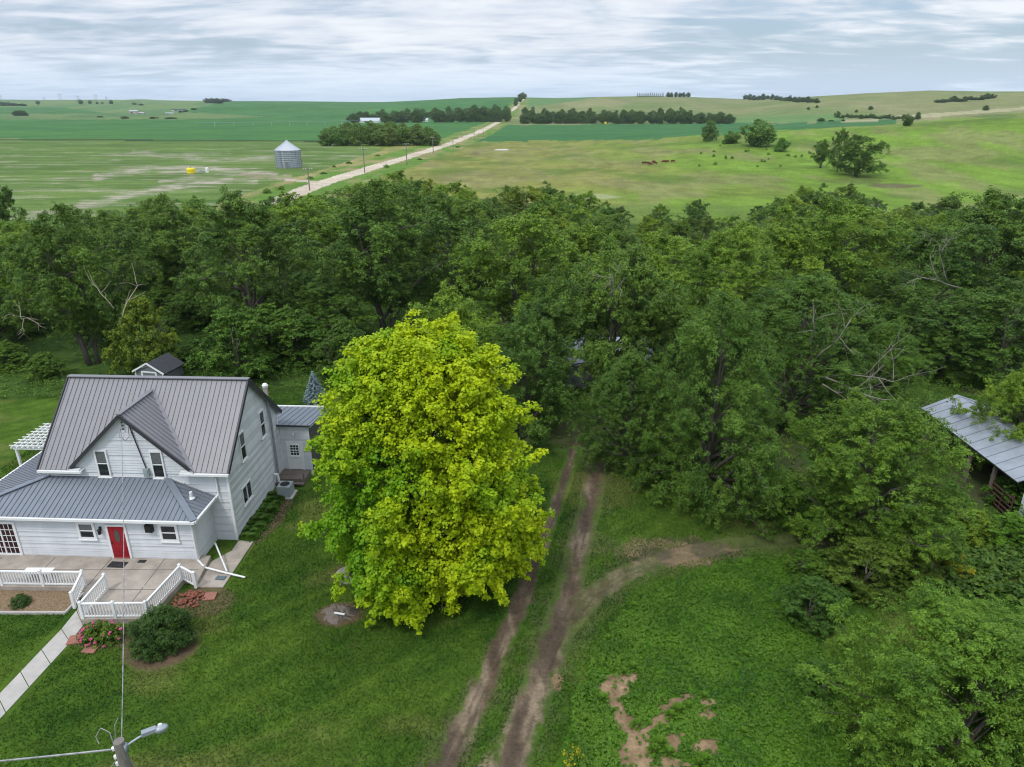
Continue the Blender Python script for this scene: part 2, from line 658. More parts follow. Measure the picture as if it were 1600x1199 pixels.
def make_plume(seed, Hh, Rr, z0, limbs, subs, ncl, per, rc, size, prof, sub_len=2.0, droop=0.35, upb=0.25, flat=0.6, ratio=0.42,
               leafdroop=0.5, leafup=0.5, irr=0.2, r0=0.28, n_trunks=1, tmin=0.35, inner=0.3, twig=True, zpow=0.95, fill=0, fin=0.62):
    """crown grown on branches: limbs -> side branches -> leaf tufts. Returns leaf quads, tint, tuft centres, index and the wood."""
    rng = np.random.default_rng(seed)
    pz = np.array([q[0] for q in prof])
    pr = np.array([q[1] for q in prof])
    mb = MB()
    trunks = []
    for k in range(n_trunks):
        a = rng.uniform(0, 6.28)
        b = np.array([math.cos(a), math.sin(a), 0]) * (0.0 if n_trunks == 1 else 0.4)
        top = np.array([rng.normal() * 0.5, rng.normal() * 0.5, Hh * 0.80]) + b * 4
        pts = [b + (top - b) * q + np.array([math.sin(q * 5 + a), math.cos(q * 4 + a), 0]) * 0.15 * q for q in np.linspace(0, 1, 9)]
        rr = r0 / (1 if n_trunks == 1 else 1.4)
        rad = [rr * (1.4 if i == 0 else 1 - 0.85 * i / 8) for i in range(9)]
        pts[0] = pts[0] - np.array([0, 0, 0.3])
        mb.tube(pts, rad, 9)
        trunks.append((pts, rad))
    amp = rng.uniform(0, 6.28, 3)
    C, RC, CT, OUT = [], [], [], []
    ga = 2.39996
    for k in range(limbs):
        zf = ((k + rng.uniform(0.1, 0.9)) / limbs) ** zpow
        th = k * ga + rng.normal() * 0.35
        e = 1 + irr * 0.7 * math.sin(2 * th + amp[0]) + irr * math.sin(3 * th + amp[1] + 5 * zf) + rng.normal() * irr * 0.5
        rr = np.interp(zf, pz, pr) * Rr * max(0.45, e)
        if rng.random() < inner:
            rr *= rng.uniform(0.25, 0.75)
            zf = min(1, zf * rng.uniform(1.0, 1.15))
        tip = np.array([rr * math.cos(th), rr * math.sin(th), z0 + (Hh - z0) * zf * (1 + 0.05 * rng.normal())])
        pts, rad = trunks[rng.integers(n_trunks)]
        hz = np.clip((tip[2] - rr * rng.uniform(0.35, 0.9)) / (Hh * 0.80), 0.16, 0.97)
        i = int(hz * 8)
        p0 = np.array(pts[i])
        Lv = tip - p0
        L = np.linalg.norm(Lv)
        bend = np.array([0, 0, 1.0]) * L * rng.uniform(0.04, 0.20)
        ts = np.linspace(0, 1, 7)
        wig = rng.normal(size=3) * L * 0.06
        path = [p0 + Lv * q + bend * math.sin(math.pi * q) + wig * math.sin(2 * math.pi * q) for q in ts]
        r1 = max(0.035, min(rad[i] * 0.6, 0.02 * L + 0.02))
        mb.tube(path, [r1 * (1 - 0.85 * q) for q in ts], 6, cap=False)
        P_ = np.array(path)
        lt = rng.uniform(0.15, 0.75)
        for j in range(subs):
            q = tmin + (1 - tmin) * (j + rng.random()) / subs
            u = q * 6
            a = int(min(u, 5))
            p = P_[a] + (P_[a + 1] - P_[a]) * (u - a)
            ld = unit(P_[a + 1] - P_[a])
            outw = unit(np.array([p[0], p[1], 0.001]))
            d = unit(ld * 0.7 + rng.normal(size=3) * 0.62 + outw * 0.30 + np.array([0, 0, upb]))
            Ls = sub_len * rng.uniform(0.55, 1.2) * (1.15 - 0.55 * q)
            st = rng.uniform(-0.2, 0.2)
            ss = np.linspace(0.25, 1, ncl)
            sp_ = [p + d * Ls * s - np.array([0, 0, droop * Ls * s * s]) for s in ss]
            if twig and rng.random() < 0.5:
                mb.tube([p, sp_[ncl // 2], sp_[-1]], [r1 * 0.28, r1 * 0.16, 0.006], 3, cap=False)
            for s, x in zip(ss, sp_):
                C.append(x + rng.normal(size=3) * 0.12 * rc / 0.45)
                RC.append(rc * (1.15 - 0.5 * s) * rng.uniform(0.7, 1.25))
                CT.append(lt + st + 0.22 * (s - 0.5) + rng.normal() * 0.12)
    if fill:
        # outer twigs between the limbs, in loose lumps
        zf = rng.uniform(0.0, 1.0, fill) ** 0.9
        th = rng.uniform(0, 2 * math.pi, fill)
        lump = 0.80 + 0.36 * (vnoise(th * 2.6 + 40 + seed, zf * 6.5 + seed) - 0.2)
        e = 1 + irr * 0.7 * np.sin(2 * th + amp[0]) + irr * np.sin(3 * th + amp[1] + 5 * zf)
        r_ = np.interp(zf, pz, pr) * Rr * e * lump * rng.uniform(fin, 1.0, fill) ** 0.5
        fc = np.stack([r_ * np.cos(th), r_ * np.sin(th), z0 + (Hh - z0) * zf * (0.93 + 0.1 * lump)], 1)
        C += list(fc)
        RC += list(rc * rng.uniform(0.7, 1.3, fill))
        CT += list(0.12 + 0.75 * vnoise(th * 3 + 9, zf * 8 + seed) + rng.normal(size=fill) * 0.12)
    C = np.array(C)
    RC = np.array(RC)
    CT = np.array(CT)
    kp = C[:, 2] > 0.3
    C, RC, CT = C[kp], RC[kp], CT[kp]
    cen = np.array([0, 0, z0 + (Hh - z0) * 0.4])
    V, tint, idx = clumps_to_leaves(C, RC, per, size, rng, cen, flat, leafup, ratio, leafdroop, 0.25)
    tint = np.clip(CT[idx] + rng.normal(size=len(idx)) * 0.13, 0, 1)
    return V, tint, C, idx, mb


def make_wood(seed, Hh, z0, Lc, r0, lean=0.0, n_trunks=1, fork=0.35):
    rng = np.random.default_rng(seed + 100)
    mb = MB()
    tops = []
    for k in range(n_trunks):
        a = rng.uniform(0, 6.28)
        b = np.array([math.cos(a), math.sin(a), 0]) * (0.0 if n_trunks == 1 else 0.5)
        top = np.array([rng.normal() * 0.5 + b[0] * 4, rng.normal() * 0.5 + b[1] * 4, Hh * 0.72])
        pts = [b + (top - b) * t + np.array([math.sin(t * 5 + a), math.cos(t * 4 + a), 0]) * 0.12 * t for t in np.linspace(0, 1, 9)]
        rr = r0 / (1 if n_trunks == 1 else 1.5)
        rad = [rr * (1.35 if i == 0 else 1 - 0.8 * i / 8) for i in range(9)]
        pts[0] = pts[0] - np.array([0, 0, 0.3])
        mb.tube(pts, rad, 9)
        tops.append((pts, rad))
    for c in Lc:
        pts, rad = tops[rng.integers(len(tops))]
        hz = np.clip((c[2] - 0.4 * np.hypot(c[0], c[1])) / (Hh * 0.72), fork * 0.5, 0.97)
        i = int(hz * 8)
        p0 = pts[i]
        pp = limb_path(p0, c, rng, 0.1)
        r1 = max(0.03, rad[i] * 0.42)
        mb.tube(pp, [r1 * (1 - 0.8 * t) for t in np.linspace(0, 1, 6)], 6)
        # twigs
        for _ in range(3):
            e = c + rng.normal(size=3) * 0.9
            mb.tube([pp[4], (np.array(pp[4]) + e) / 2 + rng.normal(size=3) * 0.1, e], [r1 * 0.3, r1 * 0.2, 0.01], 4, cap=False)
    return mb


def dead_limb(mb, p, d, L, r, rng, depth):
    p = np.array(p, float)
    d = unit(np.array(d, float))
    n = 5
    pts = [p]
    dd = d.copy()
    for i in range(n):
        dd = unit(dd + rng.normal(size=3) * 0.16)
        pts.append(pts[-1] + dd * L / n)
    mb.tube(pts, [r * (1 - 0.6 * t) for t in np.linspace(0, 1, n + 1)], 5)
    if depth > 0:
        for k in range(4 if depth > 1 else 5):
            i = rng.integers(2, n + 1)
            nd = unit(dd + rng.normal(size=3) * 0.65)
            dead_limb(mb, pts[i], nd, L * rng.uniform(0.4, 0.65), r * 0.45, rng, depth - 1)


# ------------------------------------------------------------------ terrain mesh
def lin(*c):
    return np.array(srgb(*c)[:3])


def track(pxs):
    return [(P(a, b).x, P(a, b).y) for a, b in pxs]


RUT1 = track([(676, 1225), (690, 1199), (735, 1115), (772, 1035), (812, 945), (838, 872), (862, 810), (880, 760), (893, 715), (905, 670)])
RUT2 = track([(780, 1225), (795, 1199), (832, 1100), (862, 1010), (887, 930), (906, 850), (922, 790), (930, 740), (935, 690)])
RUT3 = track([(845, 1060), (880, 985), (925, 930), (985, 893), (1060, 868), (1150, 850), (1270, 842)])
ROAD_PX = [(430, 318), (467, 301), (500, 288), (560, 269), (640, 245), (700, 226), (745, 208), (780, 188.5), (797, 174), (808, 165), (817, 155), (821, 151)]
SIDE_W = [(-22.0, 29.6), (-22.35, 23.8), (-23.0, 17.0), (-24.0, 10)]


def lawn_tone(x, y):
    """0 dark .. 1 light: mowing bands, worn and dry patches"""
    n2 = fbm(x / 6.0 + 9, y / 6.0, 4)
    n1 = fbm(x / 1.7, y / 1.7, 4)
    st = 0.5 + 0.5 * np.sin((x * 0.62 - y * 0.78) * 2 * math.pi / 1.7 + 3.0 * (n2 - 0.5))
    st2 = fbm((x * 0.78 + y * 0.62) / 7.0, (x * 0.62 - y * 0.78) / 0.55, 4)
    return np.clip(0.95 * n2 + 0.16 * st + 0.75 * (st2 - 0.5) + 0.7 * (n1 - 0.5) - 0.08, 0, 1)


SPOLY = [(932, 1068), (955, 1054), (1005, 1058), (1000, 1068), (976, 1075), (975, 1095), (990, 1118), (1018, 1128), (1025, 1100), (1055, 1094), (1075, 1083), (1082, 1098), (1050, 1110), (1046, 1128), (1020, 1140), (1015, 1160), (1022, 1210), (962, 1210), (966, 1165), (978, 1145), (952, 1112)]


def straw_mask(a, b):
    sp = inpoly(a, b, SPOLY)
    for cx, cy, w, h_ in ((1106, 1108, 13, 14), (1105, 1168, 20, 13), (1050, 1160, 17, 12), (1060, 1195, 26, 10), (868, 1068, 14, 11), (1040, 1190, 12, 18)):
        sp |= ((a - cx) / w) ** 2 + ((b - cy) / h_) ** 2 < 1
    return sp


def terrain():
    ys = [9.0]
    v = 1330.0
    rows = []
    while v > 196:
        rows.append(H / slope_at(v))
        v -= 1.55
    Y = rows[-1]
    while Y < 6000:
        Y *= 1.0115
        rows.append(Y)
    rows = np.array([9.0] + [r for r in rows if r > 9.2])
    ncol = 800
    ts = np.linspace(-0.92, 0.92, ncol)
    Yg, Tg = np.meshgrid(rows, ts, indexing='ij')
    Xg = Tg * (Yg + 12)
    Z = terr(Xg, Yg)
    px, py = proj(Xg, Yg, Z)
    # the back of the hills keeps the class of its crest
    pyj = py + (fbm(Xg / 9, Yg / 9, 3) - 0.5) * np.clip((py - 160) * 0.10, 0.6, 10)
    pxj = px + (fbm(Xg / 7 + 40, Yg / 7, 3) - 0.5) * np.clip((py - 160) * 0.10, 0.6, 10)
    shp = Xg.shape
    col = np.zeros(shp + (3,))
    cls = np.zeros(shp, int)   # 0 lawn 1 driveway 2 garden 3 woodland floor 4 pasture 5 crop field 6 road 7 hillside
    n1 = fbm(Xg / 1.7, Yg / 1.7, 4)
    n2 = fbm(Xg / 6.0 + 9, Yg / 6.0, 4)
    n3 = fbm(Xg / 0.45, Yg / 0.45, 3)
    nb = fbm(Xg / 40.0, Yg / 40.0, 4)

    def mixc(a, b, t):
        t = np.clip(t, 0, 1)[..., None]
        return a * (1 - t) + b * t

    def put(mask, c, k=None):
        nonlocal col
        w = np.asarray(mask, float)[..., None]
        col = col * (1 - w) + c * w
        if k is not None:
            cls[np.asarray(mask, float) > 0.5] = k
    # lawn
    lawn = mixc(np.array([0.028, 0.074, 0.007]), np.array([0.082, 0.142, 0.016]), lawn_tone(Xg, Yg))
    lawn = mixc(lawn, np.array([0.125, 0.142, 0.035]), sstep(0.55, 0.75, fbm(Xg / 4 + 70, Yg / 2.5, 4)) * 0.6)
    col[:] = lawn
    # woodland floor
    edge = np.interp(pxj, [-300, 100, 300, 430, 545, 700, 830, 960, 1100, 1220, 1300, 1900], [628, 622, 619, 614, 609, 655, 705, 745, 770, 800, 900, 905])
    top = np.interp(pxj, [-300, 50, 200, 350, 460, 520, 700, 800, 950, 1100, 1300, 1900], [372, 350, 343, 316, 300, 288, 284, 290, 312, 327, 303, 328])
    top = top + 26 + (fbm(Xg / 12 + 5, Yg / 12, 3) - 0.5) * 30
    wood = (pyj < edge) & (pyj > top)
    fl = mixc(np.array([0.036, 0.072, 0.014]), np.array([0.070, 0.130, 0.022]), n2 * 0.8 + 0.5 * (n1 - 0.4))
    fl = mixc(fl, np.array([0.075, 0.060, 0.040]), sstep(0.52, 0.7, fbm(Xg / 5 + 31, Yg / 5, 4)) * 0.55 * (px > 640))
    put(wood, fl, 3)
    # far land: first the pasture right of the road
    far = pyj <= top
    past = mixc(np.array([0.195, 0.205, 0.050]), np.array([0.138, 0.228, 0.028]), sstep(880, 1250, px + (nb - 0.5) * 500))
    past = mixc(past, np.array([0.200, 0.190, 0.080]), sstep(0.48, 0.66, fbm(Xg / 16, Yg / 30 + 7, 4)) * 0.6)
    past = past * (0.72 + 0.56 * fbm(Xg / 3.5, Yg / 9, 4))[..., None]
    past = mixc(past, np.array([0.090, 0.150, 0.024]), sstep(0.52, 0.68, fbm(Xg / 26 + 50, Yg / 34, 4)) * 0.7)
    put(far, past, 4)
    crestY = np.interp(px, [-300, 735, 1000, 1150, 1400, 1600, 2000], [222, 222, 218.5, 208.5, 193.8, 176, 150])
    beyond = (pyj < crestY) & ((Yg > YC - 40) | (px < 1000))
    hill = mixc(np.array([0.190, 0.205, 0.080]), np.array([0.145, 0.190, 0.060]), sstep(0.42, 0.62, fbm(Xg / 120, Yg / 120, 4)))
    hill = mixc(hill, np.array([0.26, 0.24, 0.12]), sstep(0.56, 0.72, fbm(Xg / 60, Yg / 200, 4)) * 0.5)
    put(far & beyond, hill, 7)
    cropd = mixc(np.array([0.042, 0.130, 0.034]), np.array([0.062, 0.170, 0.038]), nb * 1.6 - 0.3)
    # left: dark crop and hills
    m = far & (py < 222) & inpoly(px, py, [(-400, 150), (800, 150), (822, 150), (800, 175), (780, 190), (745, 210), (690, 232), (560, 226), (500, 220.5), (-400, 214)])
    put(m, cropd, 5)
    lite = mixc(np.array([0.135, 0.205, 0.065]), np.array([0.095, 0.180, 0.060]), sstep(0.4, 0.6, fbm(Xg / 90, Yg / 300, 3)))
    put(m & inpoly(pxj, pyj, [(-400, 140), (335, 140), (332, 164), (300, 170), (270, 178), (170, 178), (100, 168), (-400, 168)]), lite, 7)
    put(m & inpoly(pxj, pyj, [(-400, 178), (100, 178), (300, 176), (420, 183), (300, 187), (-400, 188)]), lite * 0.9, 7)
    put(m & inpoly(px, py, [(590, 168), (800, 172), (775, 190), (600, 192), (540, 186)]), cropd * 1.1, 5)
    # right: crop strip, bright strip, hill tops
    put(far & beyond & inpoly(px, pyj, [(735, 223), (775, 196), (1000, 194), (1140, 192), (1200, 193.5), (1400, 187.5), (1400, 195), (1150, 209.5), (1000, 219.5)]),
        mixc(np.array([0.034, 0.120, 0.040]), np.array([0.052, 0.155, 0.038]), nb * 1.6 - 0.3), 5)
    put(far & beyond & inpoly(px, pyj, [(1135, 192), (1130, 184), (1300, 178), (1330, 187), (1200, 193)]), np.array([0.115, 0.205, 0.060]), 7)
    put(far & beyond & inpoly(px, pyj, [(822, 140), (1000, 140), (900, 158), (826, 168)]), np.array([0.100, 0.190, 0.060]), 7)
    put(far & beyond & inpoly(px, pyj, [(1290, 189), (1420, 180), (1620, 166), (1620, 171), (1420, 186), (1330, 191)]), np.array([0.32, 0.30, 0.17]), 7)
    # left: young crop with bare soil streaks
    yc = far & inpoly(px, pyj, [(-400, 214), (500, 220.5), (560, 226), (600, 232), (560, 248), (500, 268), (452, 287), (400, 303), (340, 330), (150, 360), (-400, 400)])
    row = fbm(Xg / 60, Yg / 2.4, 4)
    young = mixc(np.array([0.078, 0.140, 0.028]), np.array([0.135, 0.200, 0.048]), sstep(0.30, 0.70, row) * 0.8 + (nb - 0.5))
    soil = np.array([0.34, 0.305, 0.235])
    sm = sstep(0.54, 0.74, fbm(Xg / 22, Yg / 3.0 + 20, 4)) * 0.5 * sstep(215, 240, py)
    for pts, w, s in (([(15, 346), (110, 325), (215, 304), (285, 288), (360, 282)], 7, 1.0), ([(150, 276), (240, 263), (320, 265), (430, 272)], 7, .95), ([(210, 238), (330, 250), (430, 246)], 5, .6), ([(250, 285), (300, 278), (400, 285)], 4, .7)):
        d, _ = dpoly(px, py, pts)
        sm = np.maximum(sm, s * sstep(1.0, 0.25, d / w + (fbm(Xg / 14, Yg / 3, 4) - 0.5) * 2.0))
    sm = sm * (0.35 + 0.75 * sstep(0.35, 0.65, fbm(Xg / 6, Yg / 2.0 + 3, 4)))
    young = mixc(young, soil, sm)
    put(yc, young, 5)
    # field margins
    d, _ = dpoly(px, py, [(-400, 216), (500, 221), (560, 226)])
    put(far & (d < 0.9), np.array([0.030, 0.055, 0.020]))
    # verge of the road and the gravel
    rp = [PT(a, b) for a, b in ROAD_PX]
    rd, rt = dpoly(Xg, Yg, [(q.x, q.y) for q in rp])
    rw = 3.6 + 0.8 * (n2 - 0.5)
    verge = mixc(np.array([0.105, 0.195, 0.030]), np.array([0.24, 0.225, 0.09]), sstep(0.45, 0.65, fbm(Xg / 8, Yg / 20, 4)))
    put(far & (Yg < 2000) & (rd < 15 + 6 * (nb - 0.5)) & (rd > 3), verge, 4)
    d, _ = dpoly(px, py, [(345, 320), (400, 300), (440, 288), (520, 262), (590, 240), (640, 230)])
    put(far & (d < 2.0), mixc(np.array([0.30, 0.24, 0.11]), verge, n2), 4)
    gravel = mixc(np.array([0.46, 0.38, 0.28]), np.array([0.56, 0.49, 0.39]), n2)
    put(far & (rd < rw) & (Yg < 2100), gravel, 6)
    d, _ = dpoly(px, py, [(497, 285), (450, 281), (420, 279)])
    put(far & (d < 1.6), gravel * 0.8, 6)
    d, _ = dpoly(px, py, [(380, 272), (430, 278), (452, 276)])
    put(far & (d < 4), mixc(np.array([0.30, 0.24, 0.17]), young, n1))
    # ponds / pale bare ground and trampled soil
    for (cx, cy, w, h, c, s) in ((783, 234, 12, 1.3, (0.62, 0.60, 0.58), 1), (743, 240, 9, 2.6, (0.13, 0.09, 0.055), .6), (930, 308, 40, 4.5, (0.36, 0.37, 0.22), .5), (1395, 291, 45, 3.6, (0.11, 0.085, 0.055), .8), (1335, 283, 50, 6, (0.10, 0.12, 0.04), .6), (1560, 182, 40, 3, (0.08, 0.13, 0.035), .6)):
        e = ((px - cx) / w) ** 2 + ((py - cy) / h) ** 2
        put(far * sstep(1.4, 0.5, e + (fbm(Xg / 5, Yg / 8, 3) - 0.5) * 1.6) * s, np.array(c))
    # ---- near ground: drive, garden
    nearm = ~far
    garden = inpoly(pxj, pyj, [(860, 1230), (895, 1120), (925, 1030), (985, 950), (1080, 895), (1160, 872), (1240, 880), (1275, 1000), (1310, 1100), (1330, 1240)])
    g = mixc(np.array([0.030, 0.085, 0.006]), np.array([0.062, 0.150, 0.010]), n1 * 0.9 + 0.4 * (n3 - 0.5) + 0.2)
    put(nearm & garden, g, 2)
    pxs = px + (fbm(Xg / 0.5 + 11, Yg / 0.5, 4) - 0.5) * 46
    pys = py + (fbm(Xg / 0.5 + 51, Yg / 0.5, 4) - 0.5) * 34
    sp = straw_mask(pxs, pys)
    straw = mixc(np.array([0.19, 0.128, 0.070]), np.array([0.29, 0.205, 0.120]), n3 * 1.2 + (n1 - .5) - 0.1)
    put(nearm & sp, straw * (0.8 + 0.4 * n1)[..., None], 2)
    # wheel tracks
    dirt = mixc(np.array([0.098, 0.070, 0.045]), np.array([0.235, 0.180, 0.122]), sstep(0.32, 0.66, fbm(Xg / 0.8, Yg / 3.0 + 3, 4)) * .9 + (n3 - .5) * .7)
    dark = np.array([0.075, 0.056, 0.040])
    dirt = mixc(dirt, dark, sstep(0.48, 0.62, fbm(Xg / 1.1 + 60, Yg / 4.5, 4)) * 0.75)
    wsum = np.zeros(shp)
    wob = (fbm(Xg / 0.9, Yg / 2.2, 4) - 0.5) + 0.6 * (fbm(Xg / 0.3, Yg / 0.5, 3) - 0.5)
    for pts, w0, w1, kk in ((RUT1, 0.62, 0.27, 1.0), (RUT2, 1.0, 0.32, 1.0), (RUT3, 0.28, 0.50, 0.58)):
        d, t = dpoly(Xg, Yg, pts)
        w = (w1 + (w0 - w1) * (1 - t) ** 2) * (0.75 + 0.5 * fbm(Xg / 3 + 9, Yg / 5, 2))
        m1 = sstep(1.5, 0.5, d / w + wob * 1.9) * kk
        if pts is RUT3:
            m1 = m1 * sstep(0.62, 0.40, t + (fbm(Xg / 1.3 + 4, Yg / 1.3, 3) - .5) * 0.7)
        wsum = np.maximum(wsum, m1)
        dk = sstep(0.30, 0.05, np.abs(d / w - 0.35) + (fbm(Xg / .5, Yg / 3.5, 3) - .5) * 1.3)
        dirt = mixc(dirt, dark, dk * 0.7)
        Z -= 0.07 * sstep(1.0, 0.2, d / w)
    # worn halo round the tracks and the turning place
    d2, _ = dpoly(Xg, Yg, RUT2)
    d3, _ = dpoly(Xg, Yg, RUT3)
    d1, _ = dpoly(Xg, Yg, RUT1)
    d2 = np.minimum(d2, np.where(Yg < 27, d1 * (1 + 0.12 * (Yg - 20)), 9))
    halo = sstep(1.3, 0.4, np.minimum(d2, d3) / 1.25 + wob * 1.4) * 0.42
    e = ((pxj - 1055) / 95) ** 2 + ((pyj - 862) / 24) ** 2
    patch = sstep(1.3, 0.5, e + wob * 1.3)
    e2 = ((px - 1190) / 60) ** 2 + ((py - 770) / 40) ** 2
    patch2 = sstep(1.3, 0.4, e2 + wob * 1.5) * 0.7
    put(nearm * np.maximum(halo, patch2), np.array([0.115, 0.095, 0.055]))
    put(nearm * patch * 0.8, mixc(np.array([0.105, 0.080, 0.055]), np.array([0.20, 0.135, 0.085]), sstep(.45, .6, fbm(Xg / 1.4 + 8, Yg / .9, 3))))
    put(nearm * wsum, dirt)
    cls[nearm & (np.maximum(wsum, patch) > 0.5)] = 1
    # bare earth: bush ring, brick heap, stump ring, bed along the wall, under the maple
    for q, rx, ry, s in (((-16.6, 26.7), 1.9, 1.7, 0.9), ((-15.9, 30.0), 1.5, 1.4, 0.7), ((-8.7, 29.05), 1.25, 0.95, 0.85), ((-15.3, 38.4), 1.15, 3.4, 0.9), ((-8.6, 32.3), 1.5, 1.1, 0.7), ((-19.6, 27.3), 1.9, .8, .8)):
        e = np.hypot((Xg - q[0]) / rx, (Yg - q[1]) / ry) + (n1 - 0.5) * 0.5
        put(nearm * sstep(1.1, 0.8, e) * s, mixc(np.array([0.115, 0.075, 0.05]), np.array([0.17, 0.11, 0.075]), n3))
    # worn edge by the sidewalk
    me_verts = np.stack([Xg, Yg, Z], -1).reshape(-1, 3)
    nr, nc = shp
    names = {0: 'lawn', 1: 'driveway', 2: 'garden_plot', 3: 'woodland_floor', 4: 'pasture', 5: 'crop_field', 6: 'gravel_road', 7: 'hillside'}
    ii = np.arange(nr * nc).reshape(nr, nc)
    F = np.stack([ii[:-1, :-1], ii[:-1, 1:], ii[1:, 1:], ii[1:, :-1]], -1).reshape(-1, 4)
    fc = cls[:-1, :-1].reshape(-1)
    for k, nm in names.items():
        f = F[fc == k]
        if len(f) == 0:
            continue
        used, inv = np.unique(f, return_inverse=True)
        me = bpy.data.meshes.new(nm)
        me.vertices.add(len(used))
        me.vertices.foreach_set('co', me_verts[used].astype(np.float32).ravel())
        me.loops.add(len(f) * 4)
        me.loops.foreach_set('vertex_index', inv.reshape(-1).astype(np.int32))
        me.polygons.add(len(f))
        me.polygons.foreach_set('loop_start', np.arange(0, len(f) * 4, 4, dtype=np.int32))
        me.polygons.foreach_set('use_smooth', np.ones(len(f), bool))
        me.update(calc_edges=True)
        at = me.attributes.new('Col', 'FLOAT_COLOR', 'POINT')
        c4 = np.ones((len(used), 4), np.float32)
        c4[:, :3] = np.clip(col.reshape(-1, 3)[used], 0, 1)
        at.data.foreach_set('color', c4.ravel())
        me.materials.append(M['ground'])
        o = link(nm, me)
        tag(o, kind='structure')
    # wide base under and around everything
    g = MB()
    g.add([(-6500, -300, -0.8), (6500, -300, -0.8), (6500, 6300, -0.8), (-6500, 6300, -0.8)], [(0, 1, 2, 3)])
    o = g.build('ground', mat('plain_grass', (0.075, 0.11, 0.03, 1), 0.95, var=0.3, scale=0.02))
    tag(o, kind='structure')
    return dict(wood=None)


terrain()


# ------------------------------------------------------------------ house
def siding(mb, p0, dx, n, poly, pitch=0.16, lip=0.034):
    """lapped boards over a convex outline poly of (s, z)"""
    p0, dx, n = Vector((p0[0], p0[1], 0)), Vector((dx[0], dx[1], 0)), Vector((n[0], n[1], 0))
    zs = [q[1] for q in poly]
    z0, z1 = min(zs), max(zs)

    def span(z):
        xs = []
        for i in range(len(poly)):
            a, b = poly[i], poly[(i + 1) % len(poly)]
            if abs(a[1] - b[1]) < 1e-9:
                if abs(a[1] - z) < 1e-6:
                    xs += [a[0], b[0]]
                continue
            t = (z - a[1]) / (b[1] - a[1])
            if -1e-6 <= t <= 1 + 1e-6:
                xs.append(a[0] + t * (b[0] - a[0]))
        return min(xs), max(xs)
    lv = set(round(z0 + k * pitch, 4) for k in range(int((z1 - z0) / pitch) + 1)) | set(round(q, 4) for q in zs)
    lv = sorted(lv)

    def at(s, z, o):
        return p0 + dx * s + n * o + Vector((0, 0, z))
    for a, b in zip(lv[:-1], lv[1:]):
        if b - a < 1e-3:
            continue
        l0, r0 = span(a + 1e-5)
        l1, r1 = span(b - 1e-5)
        fa = lip * (1 - ((a - z0) % pitch) / pitch)
        fb = lip * (1 - min(1, ((a - z0) % pitch + b - a) / pitch))
        mb.add([at(l0, a, fa), at(r0, a, fa), at(r1, b, fb), at(l1, b, fb)], [(0, 1, 2, 3)])
        mb.add([at(l0, a, 0), at(r0, a, 0), at(r0, a, fa), at(l0, a, fa)], [(0, 1, 2, 3)])


def roof_panel(mb, ribs, poly, spacing=0.3, th=0.07, rw=0.024, rh=0.034):
    P3 = [Vector(q) for q in poly]
    n = Vector((0, 0, 0))
    for i in range(len(P3)):
        a, b = P3[i], P3[(i + 1) % len(P3)]
        n += Vector(((a.y - b.y) * (a.z + b.z), (a.z - b.z) * (a.x + b.x), (a.x - b.x) * (a.y + b.y)))
    n.normalize()
    if n.z < 0:
        n = -n
        P3.reverse()
    e = Vector((0, 0, 1)).cross(n).normalized()
    s = n.cross(e)
    o = P3[0]
    k = len(P3)
    mb.add(P3 + [q - n * th for q in P3], [tuple(range(k)), tuple(range(2 * k - 1, k - 1, -1))] + [(i, i + k, (i + 1) % k + k, (i + 1) % k) for i in range(k)])
    q2 = [((q - o).dot(e), (q - o).dot(s)) for q in P3]
    amin, amax = min(q[0] for q in q2), max(q[0] for q in q2)
    a = amin + spacing * 0.5
    while a < amax:
        bs = []
        for i in range(k):
            (x0, y0), (x1, y1) = q2[i], q2[(i + 1) % k]
            if (x0 > a) != (x1 > a):
                bs.append(y0 + (a - x0) / (x1 - x0) * (y1 - y0))
        bs.sort()
        for b0, b1 in zip(bs[::2], bs[1::2]):
            if b1 - b0 > 0.1:
                ribs.bar(o + e * a + s * (b0 + 0.01) + n * rh * 0.45, o + e * a + s * (b1 - 0.01) + n * rh * 0.45, rw, rh, up=n)
        a += spacing


